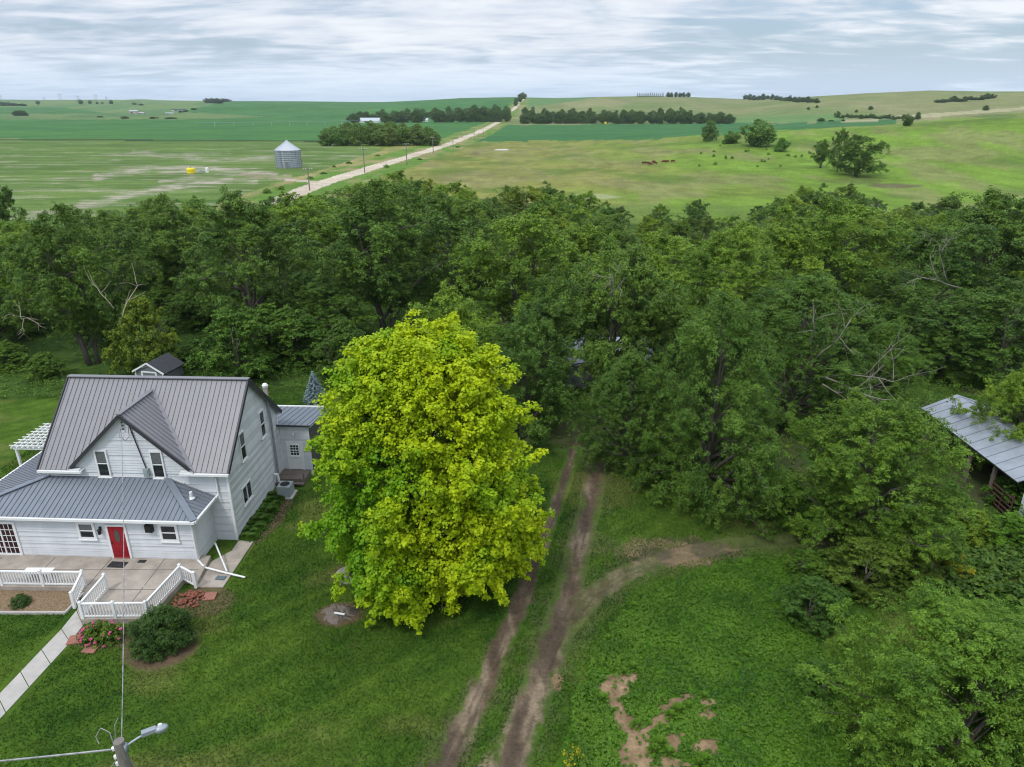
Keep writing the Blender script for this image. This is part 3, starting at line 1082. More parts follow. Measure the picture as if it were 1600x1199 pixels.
def window(par, c, w, h, dx, n, double=False, sash=True, muntin=None, frame_m='white', pane_m='glass', fw=0.1, blind=False):
    """framed window: frame > pane, sash_rail"""
    c, dx, n = Vector(c), Vector((dx[0], dx[1], 0)), Vector((n[0], n[1], 0))
    up = Vector((0, 0, 1))
    f = MB()
    o = n * 0.035
    for s in (-1, 1):
        f.bar(c + o + dx * s * (w / 2 - fw / 2) - up * h / 2, c + o + dx * s * (w / 2 - fw / 2) + up * h / 2, fw, 0.09, up=n)
    for s in (-1, 1):
        f.bar(c + o + up * s * (h / 2 - fw / 2) - dx * (w / 2 - fw), c + o + up * s * (h / 2 - fw / 2) + dx * (w / 2 - fw), fw, 0.087, up=n)
    f.bar(c + n * 0.06 - up * (h / 2 + 0.02) - dx * (w / 2 + 0.04), c + n * 0.06 - up * (h / 2 + 0.02) + dx * (w / 2 + 0.04), 0.05, 0.13, up=n)
    fo = f.build('window', M[frame_m], par)
    p = MB()
    a = c + n * 0.034
    iw, ih = w / 2 - fw, h / 2 - fw
    p.add([a - dx * iw - up * ih, a + dx * iw - up * ih, a + dx * iw + up * ih, a - dx * iw + up * ih], [(0, 1, 2, 3)])
    p.build('pane', M[pane_m], fo)
    if blind:
        b = MB()
        a2 = c + n * 0.038
        b.add([a2 - dx * iw + up * 0.06, a2 + dx * iw + up * 0.06, a2 + dx * iw + up * ih, a2 - dx * iw + up * ih], [(0, 1, 2, 3)])
        b.build('blind', M['curtain'], fo)
    r = MB()
    if sash:
        r.bar(c + n * 0.05 - dx * iw, c + n * 0.05 + dx * iw, 0.055, 0.04, up=n)
    if double:
        r.bar(c + n * 0.052 - up * ih, c + n * 0.052 + up * ih, 0.08, 0.04, up=n)
    if muntin:
        for k in range(1, muntin[0]):
            x = -iw + 2 * iw * k / muntin[0]
            r.bar(c + n * 0.046 + dx * x - up * ih, c + n * 0.046 + dx * x + up * ih, 0.03, 0.02, up=n)
        for k in range(1, muntin[1]):
            z = -ih + 2 * ih * k / muntin[1]
            r.bar(c + n * 0.047 - dx * iw + up * z, c + n * 0.047 + dx * iw + up * z, 0.03, 0.02, up=n)
    if r.v:
        r.build('sash_bar', M[frame_m], fo)
    return fo


HX, HY, HYAW = -16.2, 35.6, R(-2.6)


def hw(x, y, z=0.0):
    """house frame -> world"""
    c, s = math.cos(HYAW), math.sin(HYAW)
    return Vector((HX + x * c - y * s, HY + x * s + y * c, z))


def farmhouse():
    h = thing('farmhouse', 'white two storey farmhouse with grey metal roofs and a red front door', 'house', (HX, HY, 0), HYAW)
    X0, W = -10.4, 7.9
    FX, BX = (1, 0), (-1, 0)
    # walls
    w = MB()
    siding(w, (X0, 0), (1, 0), (0, -1), [(0, 0), (-X0, 0), (-X0, 4.93), (0, 4.93)])
    siding(w, (0, 0), (0, 1), (1, 0), [(0, 0.0), (W, 0.0), (W, 4.93), (W / 2, 8.55), (0, 4.93)])
    siding(w, (0, W), (-1, 0), (0, 1), [(0, 0), (-X0, 0), (-X0, 4.93), (0, 4.93)])
    siding(w, (X0, W), (0, -1), (-1, 0), [(0, 0), (W, 0), (W, 4.93), (W / 2, 8.55), (0, 4.93)])
    # cross gable front, proud of the wall below by a hair
    siding(w, (-8.95, -0.03), (1, 0), (0, -1), [(0, 4.35), (7.2, 4.35), (7.2, 4.5), (3.6, 7.98), (0, 4.5)])
    w.build('wall', M['siding'], h)
    # foundation
    f = MB()
    f.box((X0 / 2, W / 2, 0.0), (-X0 - 0.06, W - 0.06, 0.5))
    f.build('foundation', M['stone'], h)
    # main roof
    r, rb = MB(), MB()
    xl, xr, ye, yr, zr, ze = X0 - 0.35, 0.3, -0.35, W / 2, 8.62, 4.62
    jy = yr - (zr - 8.05) / ((zr - ze) / (yr - ye))
    roof_panel(r, rb, [(xl, yr, zr), (xl, ye, ze), (-9.0, ye, ze), (-5.37, jy, 8.05), (-1.76, ye, ze), (xr, ye, ze), (xr, yr, zr)])
    roof_panel(r, rb, [(xl, yr, zr), (xr, yr, zr), (xr, W + 0.35, ze), (xl, W + 0.35, ze)])
    # cross gable roof
    roof_panel(r, rb, [(-5.37, -0.28, 8.06), (-5.37, jy, 8.06), (-9.0, ye + 0.02, 4.62)], 0.3)
    roof_panel(r, rb, [(-5.37, jy, 8.06), (-5.37, -0.28, 8.06), (-1.76, ye + 0.02, 4.62)], 0.3)
    ro = r.build('roof', M['roof'], h)
    rb.build('standing_seam', M['rib'], ro)
    c = MB()
    c.bar((xl - 0.01, yr, zr + 0.04), (xr + 0.01, yr, zr + 0.04), 0.34, 0.05)
    c.bar((-5.37, -0.31, 8.11), (-5.37, jy - 0.15, 8.11), 0.28, 0.05)
    # valley strips
    c.bar((-5.37, jy, 8.10), (-1.76, ye, 4.67), 0.22, 0.04)
    c.bar((-5.37, jy, 8.10), (-9.0, ye, 4.67), 0.22, 0.04)
    c.build('ridge_cap', M['roof'], ro)
    d = MB()
    for x in (xr, xl):
        for y in (ye, W + 0.35):
            d.bar((x, y, ze - 0.02), (x, yr, zr - 0.02), 0.06, 0.2)
    d.bar((-5.37, -0.31, 8.0), (-1.72, -0.31, 4.52), 0.06, 0.19)
    d.bar((-5.37, -0.31, 8.0), (-9.04, -0.31, 4.52), 0.06, 0.19)
    d.build('barge_board', M['trimdark'], ro)
    # soffits / eave returns and gutters
    for a, b in ((-1.95, xr), (xl, -8.2)):
        g = MB()
        g.bar((a if a != -1.95 else -2.5, -0.40, 4.50), (b, -0.40, 4.50), 0.13, 0.13)
        g.box(((a + b) / 2, -0.17, 4.56), (b - a, 0.33, 0.03))
        if a == -1.95:
            g.bar((-2.45, -0.30, 4.62), (-1.75, -0.30, 4.60), 0.24, 0.10)
        else:
            g.bar((-9.0, -0.30, 4.60), (-8.3, -0.30, 4.62), 0.24, 0.10)
        g.build('gutter', M['white'], h)
    g = MB()
    g.bar((xl, W + 0.42, 4.50), (xr, W + 0.42, 4.50), 0.13, 0.13)
    g.build('gutter', M['white'], h)
    # corner boards
    for x, y in ((0.0, 0.0), (X0, 0.0), (0.0, W), (X0, W)):
        cb = MB()
        cb.box((x + (0.01 if x == 0 else -0.01), y + (-0.01 if y == 0 else 0.01), 2.3), (0.13, 0.13, 4.6))
        cb.build('corner_board', M['white'], h)
    # ---- front porch with hipped lean-to roof and the left wing
    PYF, PXR, PXL = -2.4, -1.2, -14.15
    w = MB()
    siding(w, (PXL, PYF), (1, 0), (0, -1), [(0, 0.05), (PXR - PXL, 0.05), (PXR - PXL, 2.92), (0, 2.92)], 0.15)
    siding(w, (PXR, PYF), (0, 1), (1, 0), [(0, 0.02), (2.4, 0.02), (2.4, 2.92), (0, 2.92)], 0.15)
    siding(w, (PXL, 7.0), (0, -1), (-1, 0), [(0, 0.05), (9.4, 0.05), (9.4, 2.92), (0, 2.92)], 0.15)
    siding(w, (X0, 7.0), (-1, 0), (0, 1), [(0, 0.05), (X0 - PXL, 0.05), (X0 - PXL, 2.92), (0, 2.92)], 0.15)
    w.build('porch_wall', M['siding'], h)
    r, rb = MB(), MB()
    ez, tz = 2.96, 4.06
    ey, ex, el = -2.72, -0.87, -14.47
    roof_panel(r, rb, [(el, ey, ez), (ex, ey, ez), (-3.5, -0.02, tz), (X0, -0.02, tz)], 0.3)
    roof_panel(r, rb, [(ex, ey, ez), (ex, -0.02, ez), (-3.5, -0.02, tz)], 0.3)
    roof_panel(r, rb, [(X0 - 0.02, -0.02, tz), (X0 - 0.02, 7.0, tz), (el, 7.35, ez), (el, ey, ez)], 0.3)
    po = r.build('porch_roof', M['roofblue'], h)
    rb.build('standing_seam', M['rib'], po)
    for p_, q_ in (((ex, ey, ez + 0.05), (-3.5, -0.02, tz + 0.05)), ((el, ey, ez + 0.05), (X0, -0.02, tz + 0.05))):
        c = MB()
        c.bar(p_, q_, 0.36, 0.05)
        c.build('hip_cap', M['roofblue'], po)
    g = MB()
    g.bar((el, ey - 0.06, ez - 0.08), (ex + 0.06, ey - 0.06, ez - 0.08), 0.13, 0.14)
    g.bar((ex + 0.06, ey, ez - 0.08), (ex + 0.06, -0.02, ez - 0.08), 0.13, 0.138)
    g.bar((el - 0.06, ey, ez - 0.08), (el - 0.06, 7.35, ez - 0.08), 0.13, 0.138)
    g.box(((el + ex) / 2, (ey + PYF) / 2, ez - 0.1), (ex - el, PYF - ey, 0.03))
    g.box(((PXR + ex) / 2, -1.2, ez - 0.103), (ex - PXR, 2.36, 0.03))
    g.bar((X0, -0.05, tz + 0.05), (-3.45, -0.05, tz + 0.05), 0.05, 0.07)
    g.bar((-3.45, -0.05, tz + 0.05), (-2.55, -0.05, tz - 0.30), 0.05, 0.09)
    g.build('porch_gutter', M['white'], h)
    # down pipes
    dp = MB()
    dp.tube([(-1.12, -2.78, 2.82), (-1.18, -2.5, 2.6), (-1.18, -2.5, 0.35), (-1.05, -2.62, 0.2)], 0.05, 8)
    dp.build('downspout', M['white'], h)
    dp = MB()
    dp.tube([(-0.62, -0.42, 4.42), (-0.62, -0.10, 4.22), (-0.62, -0.10, 3.15), (-0.68, -0.35, 3.0)], 0.05, 8)
    dp.build('downspout', M['white'], h)
    for x, y in ((PXR, PYF), (PXL, PYF)):
        cb = MB()
        cb.box((x + (0.01 if x == PXR else -0.01), y - 0.01, 1.45), (0.12, 0.12, 2.85))
        cb.build('corner_board', M['white'], h)
    # red door
    dx, n = (1, 0), (0, -1)
    d = MB()
    d.box((-5.5, PYF - 0.035, 1.31), (0.92, 0.05, 2.03))
    for z, hh in ((0.62, 0.34),):
        for s in (-1, 1):
            d.box((-5.5 + s * 0.22, PYF - 0.065, z), (0.30, 0.02, hh))
    d.box((-5.5, PYF - 0.065, 0.98), (0.74, 0.02, 0.16))
    do = d.build('front_door', M['red'], h)
    tag(do, 'red front door with an oval glass')
    ov = MB()
    k = 20
    ov.add([(-5.5 + 0.155 * math.cos(6.2832 * i / k), PYF - 0.075, 1.72 + 0.40 * math.sin(6.2832 * i / k)) for i in range(k)], [tuple(range(k))])
    ov.build('oval_glass', M['brass'], do)
    hd = MB()
    hd.tube([(-5.86, PYF - 0.07, 1.22), (-5.86, PYF - 0.13, 1.24), (-5.86, PYF - 0.13, 1.36), (-5.86, PYF - 0.07, 1.38)], 0.018, 6)
    hd.build('handle', M['black'], do)
    fr = MB()
    for s in (-1, 1):
        fr.box((-5.5 + s * 0.52, PYF - 0.04, 1.36), (0.12, 0.09, 2.15))
    fr.box((-5.5, PYF - 0.04, 2.385), (0.92, 0.088, 0.11))
    fr.build('door_frame', M['white'], do)
    sl = MB()
    sl.box((-5.5, PYF - 0.07, 0.29), (0.92, 0.12, 0.035))
    sl.build('threshold', M['slab'], do)
    window(h, (-7.2, PYF, 2.0), 1.02, 1.12, dx, n, fw=0.14, blind=True)
    window(h, (-2.55, PYF, 2.0), 1.05, 1.14, dx, n, fw=0.14)
    # french door at the left end
    fd = window(h, (-12.15, PYF, 1.35), 1.85, 2.2, dx, n, sash=False, double=True, fw=0.14, muntin=(6, 5), pane_m='redsash')
    fd.name = 'french_door'
    # lantern and speaker box
    la = MB()
    la.box((-6.38, PYF - 0.05, 2.18), (0.12, 0.06, 0.2))
    la.lathe([(0.0, 0.16), (0.12, 0.06), (0.10, 0.04), (0.085, -0.2), (0.03, -0.24), (0.0, -0.24)], 10, (-6.38, PYF - 0.18, 2.1))
    la.build('wall_lantern', M['black'], h)
    sb = MB()
    sb.box((-3.55, PYF - 0.13, 2.33), (0.40, 0.22, 0.46))
    sb.box((-3.55, PYF - 0.25, 2.33), (0.34, 0.02, 0.40))
    sb.build('wall_box', M['black'], h)
    # vent pipe on the hip
    v = MB()
    v.tube([(-1.75, -0.95, 3.2), (-1.75, -0.95, 3.72)], 0.085, 10)
    v.lathe([(0.2, 0.0), (0.12, 0.06), (0.09, 0.12)], 10, (-1.75, -0.95, 3.33))
    v.build('vent_pipe', M['white'], h)
    # cross gable windows, service mast, meter box
    for x in (-7.05, -3.85):
        window(h, (x, -0.05, 4.93), 0.74, 1.72, dx, n, fw=0.085, blind=True)
    sm = MB()
    sm.tube([(-5.0, -0.12, 7.35), (-4.55, -0.12, 4.72)], 0.035, 6)
    sm.build('service_mast', M['trimdark'], h)
    bx = MB()
    bx.box((-4.55, -0.14, 4.45), (0.3, 0.18, 0.5))
    bx.box((-4.55, -0.245, 4.47), (0.2, 0.03, 0.34))
    bx.build('meter_box', M['acgrey'], h)
    iw = MB()
    iw.tube([(-5.37, -0.18, 7.62), (-5.4, -0.2, 7.3), (-5.55, -0.18, 7.0), (-5.65, -0.16, 6.65), (-5.35, -0.16, 6.45), (-5.1, -0.16, 6.7), (-5.05, -0.14, 7.3)], 0.014, 5)
    for z in (7.55, 7.35, 7.15):
        iw.lathe([(0.0, -0.05), (0.05, -0.03), (0.05, 0.03), (0.0, 0.05)], 8, (-5.38, -0.14, z))
    iw.build('service_loop', M['trimdark'], h)
    # right gable windows
    gx, gn = (0, 1), (1, 0)
    window(h, (0, 2.4, 4.95), 0.78, 1.8, gx, gn, fw=0.085, blind=True)
    window(h, (0, 5.55, 4.95), 0.78, 1.8, gx, gn, fw=0.085)
    window(h, (0, 2.05, 2.0), 1.35, 1.2, gx, gn, sash=False, double=True, fw=0.09)
    # flue
    fl = MB()
    fl.tube([(0.14, 6.7, 0.35), (0.14, 6.7, 4.6), (0.14, 6.55, 6.7)], 0.075, 10)
    for z in np.arange(0.6, 4.6, 0.7):
        fl.lathe([(0.085, -0.03), (0.095, 0), (0.085, 0.03)], 10, (0.14, 6.7, z))
    fo = fl.build('flue_pipe', M['galv'], h)
    ch = MB()
    ch.box((0.14, 6.5, 6.75), (0.24, 0.24, 0.5))
    ch.build('chimney_base', M['tan'], fo)
    ch = MB()
    ch.lathe([(0.1, 0.0), (0.17, 0.06), (0.2, 0.22), (0.12, 0.33), (0, 0.35)], 12, (0.14, 6.5, 7.0))
    ch.build('chimney_cap', M['white'], fo)
    tap = MB()
    tap.tube([(0.05, 6.2, 0.95), (0.3, 6.2, 0.95), (0.34, 6.2, 0.4)], 0.09, 8)
    tap.build('vent_hood', M['white'], h)
    # ---- annex behind
    AW = 8.0
    w = MB()
    siding(w, (-3.0, AW), (1, 0), (0, -1), [(0, 0), (5.1, 0), (5.1, 3.75), (0, 3.75)], 0.15)
    w.build('annex_wall', M['siding'], h)
    w = MB()
    w.add([(2.1, AW, 0), (2.1, AW + 4.0, 0), (2.1, AW + 4.0, 3.15), (2.1, AW, 3.75)], [(0, 1, 2, 3)])
    w.add([(2.1, AW + 4, 0), (-3, AW + 4, 0), (-3, AW + 4, 3.15), (2.1, AW + 4, 3.15)], [(0, 1, 2, 3)])
    w.add([(-3, AW + 4, 0), (-3, AW, 0), (-3, AW, 3.75), (-3, AW + 4, 3.15)], [(0, 1, 2, 3)])
    tag(w.build('annex_end_wall', M['grey_and_shade'], h), 'end wall of the annex with its shade painted in dark grey')  # siding in shade, the shade put into the wall colour
    r, rb = MB(), MB()
    roof_panel(r, rb, [(-3.2, AW - 0.25, 3.86), (2.3, AW - 0.25, 3.86), (2.3, AW + 4.3, 3.2), (-3.2, AW + 4.3, 3.2)], 0.42)
    ao = r.build('annex_roof', M['roofblue'], h)
    rb.build('standing_seam', M['rib'], ao)
    t = MB()
    t.bar((-3.2, AW + 4.32, 3.22), (2.3, AW + 4.32, 3.22), 0.12, 0.12)
    t.bar((2.22, AW - 0.22, 3.72), (2.22, AW + 4.2, 3.08), 0.05, 0.14)
    t.build('annex_trim', M['white'], ao)
    t = MB()
    t.bar((-3.2, AW - 0.28, 3.80), (2.3, AW - 0.28, 3.80), 0.06, 0.12)
    t.build('annex_fascia', M['trimdark'], ao)
    d = MB()
    d.box((1.0, AW - 0.05, 1.45), (0.9, 0.06, 2.03))
    do = d.build('back_door', M['white'], h)
    gl = window(do, (1.0, AW - 0.09, 1.92), 0.66, 0.86, dx, n, fw=0.05, muntin=(3, 4))
    fr = MB()
    for s in (-1, 1):
        fr.box((1.0 + s * 0.51, AW - 0.055, 1.48), (0.12, 0.08, 2.15))
    fr.box((1.0, AW - 0.055, 2.51), (0.9, 0.078, 0.1))
    fr.build('door_frame', M['white'], do)
    la = MB()
    la.lathe([(0, 0.15), (0.09, 0.1), (0.1, -0.05), (0.06, -0.18), (0, -0.2)], 10, (1.05, AW - 0.13, 3.1))
    la.build('wall_lantern', M['white'], h)
    # back steps
    dk = MB()
    dk.box((0.98, AW - 0.75, 0.36), (1.95, 1.4, 0.1))
    dk.box((0.98, AW - 1.6, 0.18), (1.95, 0.35, 0.1))
    for x in (0.05, 1.9):
        dk.box((x, AW - 0.75, 0.15), (0.09, 1.35, 0.32))
    dk.box((0.98, AW - 1.47, 0.26), (1.9, 0.05, 0.12))
    dk.build('deck', M['wood'], h)
    rl = MB()
    rl.bar((0.05, AW - 1.42, 0.75), (1.35, AW - 1.42, 0.75), 0.04)
    rl.bar((1.9, AW - 1.42, 0.4), (1.9, AW - 1.42, 0.85), 0.08)
    rl.build('deck_rail', M['wood'], h)
    return h


farmhouse()

# ------------------------------------------------------------------ patio, walks, railings
pat = [(-31.5, 30.95), (-22.42, 30.78), (-21.25, 30.72), (-21.25, 28.3), (-17.95, 28.35), (-17.55, 31.5), (-16.75, 31.35), (-16.95, 33.6), (-31.5, 34.2)]
b = MB()
b.slab(pat, -0.2, 0.28)
tag(b.build('patio', M['conc'], None), kind='structure')
j = MB()
for x in (-28.6, -25.6, -22.4, -19.4):
    j.box((x, 32.2, 0.284), (0.035, 2.5, 0.006))
for y, x0, x1 in ((32.3, -31.4, -17.1), (30.6, -21.1, -17.8)):
    j.box(((x0 + x1) / 2, y, 0.2845), (x1 - x0, 0.035, 0.006))
j.box((-19.4, 29.6, 0.284), (0.035, 2.4, 0.006))
tag(j.build('patio_joint', M['joint'], None), kind='structure')
b = MB()   # ramp down to the sidewalk
b.add([(-22.38, 30.77, 0.28), (-21.25, 30.72, 0.28), (-21.15, 28.2, 0.03), (-22.1, 29.3, 0.03)], [(0, 1, 2, 3)])
b.add([(-22.38, 30.77, -0.2), (-21.25, 30.72, -0.2), (-21.15, 28.2, -0.2), (-22.1, 29.3, -0.2), (-22.38, 30.77, 0.28), (-21.25, 30.72, 0.28), (-21.15, 28.2, 0.03), (-22.1, 29.3, 0.03)],
      [(0, 3, 7, 4), (3, 2, 6, 7)])
tag(b.build('ramp', M['conc'], None), kind='structure')


def walk(name, L_, R_, m, z, gap=0.02):
    mb = MB()
    n = 8
    for i in range(len(L_) - 1):
        la, lb, ra, rb_ = Vector(L_[i]), Vector(L_[i + 1]), Vector(R_[i]), Vector(R_[i + 1])
        d = (lb - la).normalized() * gap
        mb.slab([la + d, ra + d, rb_ - d, lb - d][::-1], -0.2, z)
    o = mb.build(name, m)
    tag(o, kind='structure')


ll = [(-22.1, 29.28), (-22.05, 27.9), (-22.16, 26.5), (-22.25, 25.1), (-22.35, 23.7), (-22.45, 22.3), (-22.6, 20.9), (-22.7, 19.5), (-22.8, 17)]
rr_ = [(-21.15, 28.18), (-21.1, 27.0), (-21.2, 25.6), (-21.3, 24.2), (-21.4, 22.8), (-21.5, 21.4), (-21.65, 20.0), (-21.75, 18.6), (-21.9, 16)]
walk('sidewalk', ll, rr_, M['conclight'], 0.03)
walk('side_walkway', [(-16.72, 31.1), (-16.8, 32.2), (-16.9, 33.3), (-16.1, 34.4), (-16.05, 35.5)], [(-15.35, 31.1), (-15.3, 32.3), (-15.25, 33.4), (-15.2, 34.5), (-15.15, 35.55)], M['conc'], 0.06, 0.01)
b = MB()
b.slab([(-31.5, 29.12), (-22.6, 29.12), (-22.5, 30.75), (-31.5, 30.93)], -0.1, 0.05)
tag(b.build('mulch_bed', M['mulch'], None), kind='structure')
b = MB()
b.bar((-31.5, 29.05, 0.06), (-22.5, 29.05, 0.06), 0.12, 0.14)
b.bar((-22.53, 29.0, 0.06), (-22.45, 30.6, 0.06), 0.10, 0.13)
tag(b.build('bed_edging', M['conclight'], None), 'pale concrete edging around the brown mulch bed left of the sidewalk', 'edging')


def railing(label, pts, post_at=None, hgt=0.95, group=None):
    o = thing('railing', label, 'railing', pts[0], 0)
    o0 = Vector(pts[0])
    q = [Vector(p) - o0 for p in pts]
    for i, (a, b) in enumerate(zip(q[:-1], q[1:])):
        up = Vector((0, 0, 1))
        t = MB()
        t.bar(a + up * (hgt - 0.06), b + up * (hgt - 0.06), 0.10, 0.06)
        t.build('top_rail', M['white'], o)
        t = MB()
        t.bar(a + up * 0.13, b + up * 0.13, 0.06, 0.08)
        t.build('bottom_rail', M['white'], o)
        t = MB()
        L = (b - a).length
        n = max(2, int(L / 0.15))
        for k in range(1, n):
            c = a + (b - a) * k / n
            t.bar(c + up * 0.16, c + up * (hgt - 0.085), 0.048)
        t.build('balusters', M['white'], o)
    ps = list(q)
    for i, (a, b) in enumerate(zip(q[:-1], q[1:])):
        L = (b - a).length
        n = int(round(L / 2.1))
        for k in range(1, n):
            ps.append(a + (b - a) * k / n)
    for p in ps:
        t = MB()
        t.box(p + Vector((0, 0, hgt / 2 + 0.02)), (0.13, 0.13, hgt + 0.04))
        po = t.build('post', M['white'], o)
        c = MB()
        z = p.z + hgt + 0.04
        c.add([(p.x - 0.08, p.y - 0.08, z), (p.x + 0.08, p.y - 0.08, z), (p.x + 0.08, p.y + 0.08, z), (p.x - 0.08, p.y + 0.08, z), (p.x, p.y, z + 0.09)],
              [(0, 1, 4), (1, 2, 4), (2, 3, 4), (3, 0, 4), (3, 2, 1, 0)])
        c.build('post_cap', M['white'], po)
    return o


railing('white railing above the mulch bed that turns down beside the ramp', [(-31.3, 31.05, 0.28), (-22.5, 30.88, 0.28), (-22.25, 29.42, 0.06)])
railing('white railing around the front corner of the patio, ending by the brick heap', [(-21.18, 30.6, 0.28), (-21.18, 28.38, 0.28), (-18.0, 28.43, 0.28), (-17.62, 31.42, 0.28), (-16.72, 31.0, 0.1)])

t = thing('patio_table', 'low white table standing behind the railing above the mulch bed', 'table', (-25.3, 31.6, 0.28))
b = MB()
b.box((0, 0, 0.45), (1.5, 0.5, 0.05))
b.build('tabletop', M['white'], t)
for x in (-0.65, 0.65):
    for y in (-0.2, 0.2):
        b = MB()
        b.bar((x, y, 0), (x, y, 0.425), 0.06)
        b.build('leg', M['white'], t)


def single(name, mb, m, label, cat, group=None, smooth=False):
    return tag(mb.build(name, m, None, smooth), label, cat, group)


for (x, y), w_, lab in (((-21.75, 32.75), 0.95, 'wide dark rubber mat at the foot of the red front door'), ((-20.55, 33.05), 0.42, 'small dark mat on the patio right of the door mat')):
    b = MB()
    b.box((x, y, 0.292), (w_, w_ * 0.55, 0.022), R(-4))
    for k in range(5):
        b.box((x - w_ * 0.4 + k * w_ * 0.2, y, 0.307), (0.03, w_ * 0.48, 0.012), R(-4))
    single('door_mat', b, M['mat'], lab, 'mat')
# air conditioner
t = thing('air_conditioner', 'square grey air conditioner unit on a pad by the back steps', 'air conditioner', hw(1.15, 5.15, 0), HYAW)
b = MB()
b.box((0, 0, 0.04), (1.15, 1.15, 0.1))
b.build('pad', M['conclight'], t)
b = MB()
b.box((0, 0, 0.46), (0.84, 0.84, 0.74))
for k in range(9):
    for s in (-1, 1):
        b.box((0, s * 0.425, 0.16 + k * 0.075), (0.76, 0.012, 0.03))
        b.box((s * 0.425, 0, 0.16 + k * 0.075), (0.012, 0.76, 0.03))
b.build('cabinet', M['acgrey'], t)
b = MB()
b.lathe([(0.30, 0.832), (0.30, 0.86), (0.27, 0.86), (0.27, 0.836), (0.08, 0.836), (0.08, 0.87), (0, 0.87)], 20)
for k in range(8):
    a = k * math.pi / 8
    b.bar((0.29 * math.cos(a), 0.29 * math.sin(a), 0.855 + k * .001), (-0.29 * math.cos(a), -0.29 * math.sin(a), 0.855 + k * .001), 0.012)
b.build('fan_grille', M['trimdark'], t)
# fallen pipes on the side walkway
b = MB()
b.tube([(-17.35, 33.0, 0.34), (-16.9, 32.6, 0.22), (-15.55, 32.2, 0.14), (-14.45, 31.9, 0.08)], 0.055, 8)
single('drain_pipe', b, M['white'], 'white drain pipe lying across the side walkway towards the lawn', 'pipe')
b = MB()
b.tube([(-16.85, 34.2, 0.62), (-15.55, 32.25, 0.22)], 0.045, 8)
b.tube([(-16.85, 34.2, 0.62), (-16.95, 34.32, 0.6)], 0.06, 8)
single('drain_pipe', b, M['white'], 'white pipe propped from the porch side wall down to the walkway', 'pipe')
b = MB()
b.box((-15.75, 31.85, 0.09), (0.5, 0.3, 0.05), R(-8))
single('splash_block', b, M['bluegrey'], 'blue grey splash block under the drain pipe on the walkway', 'splash block')
# bricks
bk = MB()
bk.box((0, 0, 0), (0.21, 0.10, 0.065))
b0 = single('brick', bk, M['brick'], 'loose red brick in the heap beside the patio corner', 'brick', 'heap of loose bricks')
b0.location = (-16.5, 30.4, 0.06)
b0.rotation_euler = (0.1, 0.2, 0.5)
rg = random.Random(3)
for k in range(64):
    o = b0.copy()
    COL.objects.link(o)
    a = rg.random() * 6.28
    q = rg.random() ** 0.6
    x, y = -16.75 + 0.85 * q * math.cos(a), 30.15 + 0.75 * q * math.sin(a)
    o.location = (x, y, 0.05 + 0.16 * (1 - q) * rg.random())
    o.rotation_euler = (rg.uniform(-0.3, 0.3), rg.uniform(-0.3, 0.3), rg.random() * 3.14)
for (x, y, rz_), lab in (((-15.75, 30.35, 0.1), 'red square paving slab lying right of the brick heap'), ((-20.95, 27.15, 0.2), 'red paving slab on bare earth beside the sidewalk'), ((-19.85, 26.55, -0.1), 'red paving slab lying in front of the peony bush')):
    b = MB()
    b.box((0, 0, 0), (0.62, 0.6, 0.06))
    o = single('paving_slab', b, M['slab'], lab, 'slab')
    o.location = (x, y, 0.05)
    o.rotation_euler = (0.03, -0.02, rz_)
# rocks under the maple
st = MB()
rg2 = np.random.default_rng(5)
st.lathe([(0.95, -0.1), (0.98, 0.22), (0.86, 0.30), (0.6, 0.27), (0, 0.26)], 22, (0, 0, 0))
o = single('stone_ring', st, M['stone'], 'pale flat round stone slab under the left edge of the golden tree', 'stone')
o.location = (-8.6, 32.1, 0)
o.scale = (1, 0.75, 1)
# stump
st = MB()
rs = np.random.default_rng(9)
t = thing('tree_stump', 'low grey weathered tree stump in a ring of bare earth on the lawn', 'stump', (-8.75, 29.1, 0))
n_ = 26
for (r_, z_) in ((0.95, -0.12), (0.72, 0.06), (0.52, 0.16), (0.42, 0.26), (0.30, 0.30), (0.14, 0.24)):
    for j_ in range(n_):
        a = 6.2832 * j_ / n_
        q = r_ * (1 + 0.16 * math.sin(3 * a + 1) + 0.10 * math.sin(7 * a) + 0.06 * rs.normal())
        st.v.append((q * math.cos(a), 0.85 * q * math.sin(a), z_ + 0.03 * rs.normal()))
for i_ in range(5):
    for j_ in range(n_):
        st.f.append((i_ * n_ + j_, i_ * n_ + (j_ + 1) % n_, (i_ + 1) * n_ + (j_ + 1) % n_, (i_ + 1) * n_ + j_))
st.f.append(tuple(5 * n_ + j_ for j_ in range(n_)))
st.build('stump', M['wood'], t)
b = MB()
for k in range(16):
    a = k * 0.4 + rs.normal() * 0.15
    L_ = rs.uniform(0.7, 1.05)
    b.tube([(0.35 * math.cos(a), 0.3 * math.sin(a), 0.16), (0.62 * L_ * math.cos(a), 0.55 * L_ * math.sin(a), 0.06), (L_ * math.cos(a + .15), 0.85 * L_ * math.sin(a + .15), -0.05)], [0.08, 0.09, 0.03], 6)
b.build('root', M['wood'], t)
b = MB()
b.bar((-0.1, -0.4, 0.34), (0.45, -0.55, 0.36), 0.09, 0.05)
single('board', b, M['white'], 'short pale board lying on the grey tree stump', 'board').location = (-8.75, 29.1, 0.02)

